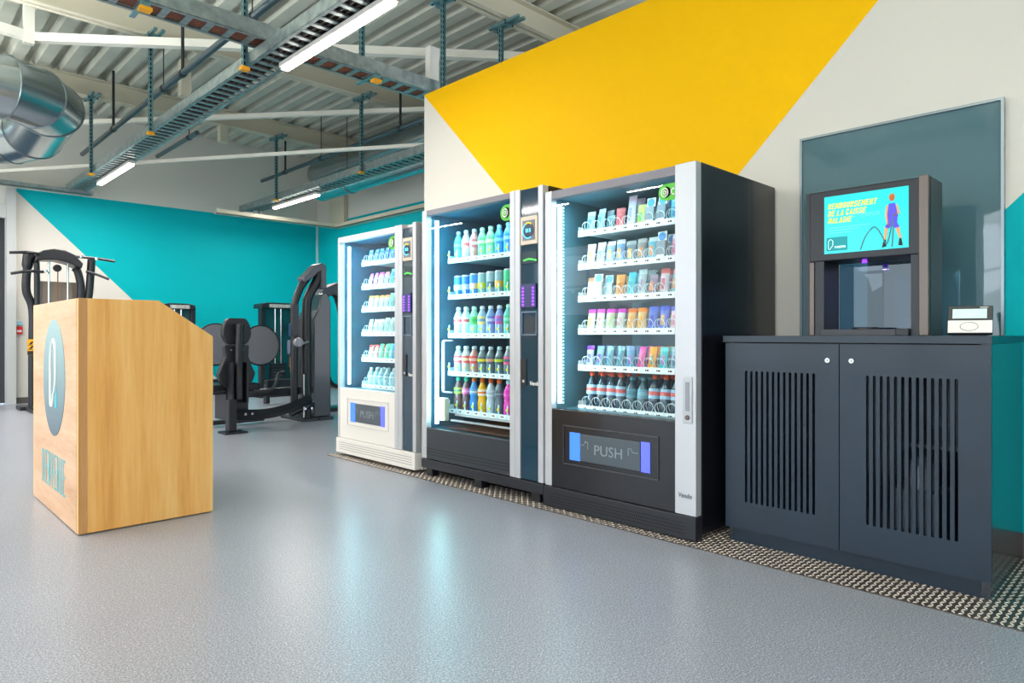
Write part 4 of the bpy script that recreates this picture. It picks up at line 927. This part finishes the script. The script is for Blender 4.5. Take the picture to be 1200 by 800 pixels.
o = obj('junction_box', MB().box(3.92, 4.03, 5.12, 5.2, 3.44, 3.78), M_whitep, bevel=.006); tag(o, 'white upright box behind the corner where yellow wall begins', 'box')

# ================================================================== GYM MACHINES
def TB(t, name, pts, r, m=None, n=6, seg=12, smooth=True, flat=1):
    return obj(name, MB().tube(cr(pts, n) if smooth else pts, r, seg, flat=flat), m or M_gym, t)
def disc(t, name, c, rx, rz, th, m, axis=1, nn=28):
    x, y, z = c
    return obj(name, MB().prism([(x+rx*math.cos(2*PI*i/nn), z+rz*math.sin(2*PI*i/nn)) for i in range(nn)], 'y', y, y+th), m, t, .008)
# seated leg machine with back rest towards the camera
M_mesh = mat('grey_mesh_guard', '#73757e', .5, var=.25, vscale=90, bump=.5, bscale=160)
t = thing('seated_leg_machine', 'black seated leg machine with padded back rest and tall curved uprights', 'gym machine', (2.8, 6.9, 0))
obj('foot_post', MB().box(2.69, 2.775, 6.84, 6.94, .02, .35), M_gym, t, .012)
obj('foot', MB().box(2.64, 2.87, 6.80, 7.0, 0, .02), M_black, t, .004)
obj('base_beam', MB().tube(cr([(2.74, 6.9, .19), (3.1, 6.93, .165), (3.4, 6.98, .20), (3.7, 7.1, .27)], 5), .055, 4, flat=1.1), M_gym, t)
for x in (2.86, 2.93): obj('bolt', MB().tube([(x, 6.835, .19), (x, 6.85, .19)], .014, 8), M_chrome, t)
TB(t, 'back_post', [(2.83, 6.93, .34), (2.83, 6.93, .7), (2.83, 6.90, 1.12)], .042)
for x in (2.745, 2.90): obj('post_plate', MB().box(x-.01, x+.01, 6.88, 7.0, .3, .72), M_gym, t)
obj('upper_back_pad', MB().prism([(2.83+.15*math.cos(a)*(1 if math.sin(a) < 0 else 1), 1.03+(.15 if math.sin(a) > 0 else .125)*max(-1, min(1, math.sin(a)*1.25))) for a in [i*PI/14 for i in range(28)]], 'y', 6.97, 7.05), M_pad, t, .018, seg=3)
lp = [(2.70, .90), (2.71, .78), (2.67, .68), (2.64, .60), (2.66, .52), (2.72, .46), (2.83, .44), (2.94, .46), (3.0, .52), (3.03, .60), (2.99, .68), (2.955, .78), (2.96, .90)]
obj('lower_back_pad', MB().prism(lp, 'y', 6.98, 7.06), M_pad, t, .015, seg=3)
for x, z in ((2.76, 1.07), (2.90, 1.07), (2.76, .98), (2.90, .98), (2.76, .94), (2.90, .94), (2.77, .85), (2.89, .85), (2.78, .50), (2.90, .50)):
    obj('pad_screw', MB().lathe([(0, -.004), (.009, -.004), (.011, 0)], (x, 6.975, z), 8, axis='y'), M_chrome, t)
obj('seat_pad', MB().box(2.60, 3.12, 7.05, 7.5, .40, .49), M_pad, t, .03, seg=3)
obj('seat_support', MB().box(2.72, 2.96, 7.0, 7.3, .12, .40), M_black, t, .01)
for c in ((2.86, 7.62, .90), (3.36, 7.60, .885)):
    disc(t, 'mesh_guard', c, .215, .225, .03, M_mesh)
    obj('guard_rim', MB().tube([(c[0]+.218*math.cos(i*PI/16), c[1]+.015, c[2]+.228*math.sin(i*PI/16)) for i in range(33)], .012, 6, cap=False), M_black, t)
TB(t, 'handle', [(2.98, 6.9, .42), (3.12, 6.86, .42), (3.2, 6.88, .48), (3.25, 6.92, .58), (3.33, 6.95, .6)], .017)
TB(t, 'handle', [(2.70, 6.95, .42), (2.52, 6.9, .42), (2.35, 6.95, .43)], .017)
TB(t, 'lever_tube', [(3.05, 7.5, .4), (3.07, 7.5, .2), (3.05, 7.5, .02)], .03)
obj('cross_foot', MB().box(2.5, 3.35, 7.48, 7.55, .02, .07), M_gym, t, .01)
obj('link_beam', MB().box(3.1, 4.05, 7.7, 7.78, .28, .37), M_gym, t, .01)
# weight tower with tall curved uprights
TB(t, 'front_upright', [(3.62, 7.3, .09), (3.62, 7.3, .6), (3.62, 7.3, 1.2), (3.63, 7.3, 1.38), (3.70, 7.3, 1.56), (3.80, 7.3, 1.70)], .042, seg=14)
TB(t, 'rear_upright', [(3.775, 7.3, .02), (3.775, 7.3, .7), (3.775, 7.3, 1.3), (3.80, 7.3, 1.46), (3.89, 7.3, 1.62), (3.93, 7.3, 1.72), (3.92, 7.3, 1.82)], .055, seg=14)
obj('head_cowl', MB().prism([(3.72, 1.62), (3.70, 1.67), (3.78, 1.74), (3.86, 1.83), (3.93, 1.86), (3.99, 1.83), (3.99, 1.55), (3.93, 1.55), (3.92, 1.76), (3.88, 1.74), (3.80, 1.66)], 'y', 7.22, 7.40), mat('grey_cowl', '#50545e', .35), t, .012)
obj('weight_shroud', MB().prism([(3.88, .03), (4.10, .03), (4.10, 1.40), (4.05, 1.52), (3.99, 1.50), (3.93, 1.30), (3.88, 1.2)], 'y', 7.32, 7.75), mat('dark_shroud', '#262d33', .18, coat=.5), t, .01)
obj('label_strip', MB().box(3.572, 3.60, 7.24, 7.26, 1.0, 1.36).box(3.59, 3.65, 7.245, 7.262, 1.0, 1.36), M_black, t)
obj('adjust_knob', MB().lathe([(0, 7.2), (.05, 7.21), (.06, 7.24), (.05, 7.27)], (3.64, 0, .92), 16, axis='y'), mat('knob_grey', '#8a8c94', .4), t)
obj('knob_shaft', MB().tube([(3.66, 7.22, .9), (3.76, 7.24, .93)], .018, 8), M_chrome, t)
TB(t, 'lower_joint', [(3.56, 7.28, .10), (3.64, 7.28, .13), (3.76, 7.28, .17), (3.85, 7.3, .17)], .045)
obj('guide_rod', MB().tube([(3.70, 7.22, .05), (3.70, 7.22, .55)], .01, 6), M_chrome, t)
for x in (3.78, 3.98): obj('foot', MB().box(x-.09, x+.09, 7.2, 7.8, 0, .03), M_black, t, .004)
for x, z in ((3.72, .15), (3.80, .15)): obj('bolt', MB().tube([(x, 7.22, z), (x, 7.24, z)], .014, 8), M_chrome, t)
# second tower, partly hidden by the left machine
t = thing('cable_tower', 'grey-headed weight tower half hidden behind the left machine', 'gym machine', (4.5, 7.6, 0))
TB(t, 'front_upright', [(4.42, 7.6, .03), (4.42, 7.6, .8), (4.42, 7.6, 1.25), (4.36, 7.6, 1.5), (4.30, 7.6, 1.58)], .05)
obj('head_cowl', MB().prism([(4.02, 1.42), (4.02, 1.52), (4.12, 1.62), (4.3, 1.70), (4.5, 1.74), (4.62, 1.7), (4.62, 1.3), (4.5, 1.3), (4.42, 1.5), (4.25, 1.55), (4.12, 1.47)], 'y', 7.5, 7.7), _M['grey_cowl'], t, .015)
obj('weight_shroud', MB().box(4.2, 4.34, 7.75, 8.1, .03, 1.45), mat('teal_plexi', '#0f6f78', .1, coat=.5), t, .008)
obj('guide_rod', MB().tube([(4.07, 7.6, .1), (4.07, 7.6, 1.45)], .013, 6), M_chrome, t)
TB(t, 'handle', [(4.02, 7.5, .55), (4.12, 7.45, .5), (4.18, 7.45, .38), (4.3, 7.45, .32), (4.5, 7.45, .33)], .025)
TB(t, 'handle_grip', [(4.0, 7.5, .60), (4.06, 7.47, .52)], .034, M_chrome, 2)
obj('foot', MB().box(4.1, 4.6, 7.45, 7.75, 0, .05), M_black, t, .005)
t.location = (4.77, 8.08, 0)
# weight stack against the back wall
def stack(label, x0, x1, y, zt, pad=True):
    t = thing('weight_stack_machine', label, 'gym machine', ((x0+x1)/2, y, 0))
    for x in (x0+.035, x1-.035): obj('upright', MB().box(x-.035, x+.035, y, y+.12, .03, zt-.03), M_gym, t, .01)
    obj('top_cap', MB().prism([(x0, zt-.09), (x0+.01, zt-.02), (x0+.12, zt+.005), (x1-.12, zt+.005), (x1-.01, zt-.02), (x1, zt-.09)], 'y', y-.02, y+.3), M_gym, t, .008)
    obj('name_plate', MB().box(x0+.13, x1-.1, y-.026, y-.02, zt-.075, zt-.02), mat('worn_plate', '#a8aaa8', .4, var=.5, vscale=60), t)
    obj('shroud', MB().box(x0+.07, x1-.07, y+.06, y+.07, .1, zt-.09), mat('teal_smoked_shroud', '#1b4f57', .15, coat=.4), t)
    for x in ((x0+x1)/2-.05, (x0+x1)/2+.05): obj('guide_rod', MB().tube([(x, y+.03, .1), (x, y+.03, zt-.09)], .011, 6), M_chrome, t)
    for i in range(9): obj('weight_plate', MB().box((x0+x1)/2-.13, (x0+x1)/2+.13, y+.005, y+.055, .1+i*.05, .145+i*.05), M_black, t)
    obj('foot', MB().box(x0-.04, x1+.04, y-.05, y+.35, 0, .035), M_gym, t, .006)
    return t
t = stack('slim weight stack machine by the teal wall, between the mesh guards and uprights', 4.64, 5.24, 10.5, 1.53)
obj('knee_pad', MB().box(4.83, 4.99, 9.9, 10.0, .70, .93), mat('blue_grey_pad', '#5c6478', .5), t, .03, seg=3)
TB(t, 'pad_arm', [(4.9, 10.0, .5), (4.9, 10.0, .6), (4.9, 9.97, .72)], .03)
obj('yellow_spring', MB().tube([(4.86+.012*math.cos(i*1.2), 9.9+.012*math.sin(i*1.2), .42+i*.006) for i in range(44)], .010, 5), mat('amber_spring', '#d89a20', .4), t)
obj('blue_latch', MB().box(5.08, 5.2, 10.35, 10.45, .98, 1.2), mat('dull_blue', '#2c5578', .5), t, .01)
obj('arm_beam', MB().box(4.9, 5.3, 9.9, 9.98, .5, .58), M_gym, t, .01)
obj('stabiliser', MB().box(4.2, 4.75, 9.3, 9.42, .25, .36), M_gym, t, .012)
TB(t, 'leg', [(4.22, 9.36, .3), (4.22, 9.36, .02)], .045)
t = stack('weight stack machine mostly hidden behind the desk, only its top showing', 3.36, 3.88, 11.2, 1.50)
obj('bench_frame', MB().box(3.3, 4.2, 10.3, 10.42, .26, .34).box(3.3, 4.2, 10.9, 11.0, .12, .2), M_gym, t, .01)
TB(t, 'leg', [(4.1, 10.36, .3), (4.1, 10.36, .01)], .04)
# dual cable machine at the far left
t = thing('dual_pulley_machine', 'dark dual pulley machine with arched top and pull-up handles behind the desk', 'gym machine', (2.05, 11, 0))
TB(t, 'side_upright', [(1.70, 11, .03), (1.70, 11, .8), (1.70, 11, 1.35), (1.63, 11, 1.6), (1.64, 11, 1.9), (1.66, 11, 2.12)], [.05]*25+[.065]*6, seg=14)
TB(t, 'side_upright', [(2.18, 11, 1.95), (2.22, 11, 1.9), (2.26, 11, 1.7), (2.26, 11, 1.5), (2.32, 11, 1.42), (2.36, 11, 1.6), (2.38, 11, 1.9), (2.39, 11, 2.08)], .05, seg=14)
TB(t, 'side_upright', [(2.27, 11, .03), (2.27, 11, .7), (2.27, 11, 1.48)], .05, seg=14)
TB(t, 'inner_tube', [(1.72, 10.95, 2.0), (1.74, 10.95, 1.9), (1.74, 10.95, 1.0), (1.74, 10.95, .1)], .035)
obj('arched_top', MB().prism([(1.70, 1.99), (1.72, 2.08), (1.80, 2.15), (1.92, 2.18), (2.05, 2.17), (2.16, 2.12), (2.26, 2.0), (2.24, 1.93), (2.1, 2.0), (1.95, 2.03), (1.80, 2.02)], 'y', 10.85, 11.2), M_gym, t, .012)
for a, b2 in (((1.42, 10.8, 2.08), (1.85, 10.95, 2.09)), ((1.42, 10.7, 1.80), (1.80, 10.9, 1.86)), ((2.12, 10.9, 2.10), (2.64, 10.8, 2.06)), ((2.30, 10.9, 1.90), (2.56, 10.8, 1.80))):
    TB(t, 'pull_up_bar', [a, ((a[0]+b2[0])/2, a[1]-.02, (a[2]+b2[2])/2+.012), b2], .019)
for p in ((1.88, 10.9, 2.08), (1.82, 10.85, 1.87), (2.24, 10.9, 2.10), (2.42, 10.85, 2.08)):
    obj('bar_end', MB().lathe([(0, -.02), (.028, -.015), (.028, .015), (0, .02)], p, 12), M_chrome, t)
obj('shroud', MB().box(1.76, 2.24, 11.12, 11.14, .2, 1.75), mat('brown_plexi', '#8b7d72', .15, coat=.4), t)
for x in (1.88, 2.10): obj('guide_rod', MB().tube([(x, 10.98, .1), (x, 10.98, 2.02)], .013, 8), M_chrome, t)
obj('weight_block', MB().box(1.82, 2.16, 11.0, 11.1, .1, 1.0), M_black, t)
obj('pulley', MB().lathe([(0, -.02), (.05, -.02), (.05, .02), (0, .02)], (1.98, 11.0, 1.93), 16, axis='y'), M_black, t)
obj('cable', MB().tube([(1.985, 10.99, 1.9), (1.985, 10.99, 1.0)], .008, 6), mat('brown_cable', '#6d5040', .5), t)
obj('foot', MB().box(1.55, 2.4, 10.9, 11.25, 0, .05), M_gym, t, .006)
obj('foot', MB().box(1.60, 1.80, 10.3, 11.0, 0, .045), M_gym, t, .006)
s_ = obj('warning_sign', MB().box(1.615, 1.715, 10.83, 10.836, .74, .95), M_yellowcap, t)
m = MB()
for zc in (.90, .84):
    m.box(1.62, 1.71, 10.828, 10.8295, zc-.032, zc-.026); m.prism([(1.63, zc-.02), (1.66, zc-.02), (1.69, zc+.02), (1.66, zc+.02)], 'y', 10.828, 10.8295)
m.box(1.617, 1.713, 10.828, 10.8295, .742, .795)
obj('sign_print', m, M_ink, s_)
t = thing('fire_alarm_point', 'small red alarm call point on the white wall at far left', 'alarm', (1.70, 12.09, 1.1))
obj('housing', MB().box(1.66, 1.745, 12.06, 12.098, 1.02, 1.13), mat('alarm_red', '#d8242c', .4), t, .004)
obj('front_label', MB().box(1.675, 1.73, 12.057, 12.06, 1.05, 1.08), M_whitep, t)
obj('top_cover', MB().box(1.665, 1.74, 12.06, 12.098, 1.15, 1.21), mat('pale_blue_plastic', '#9cc8d8', .4), t, .004)
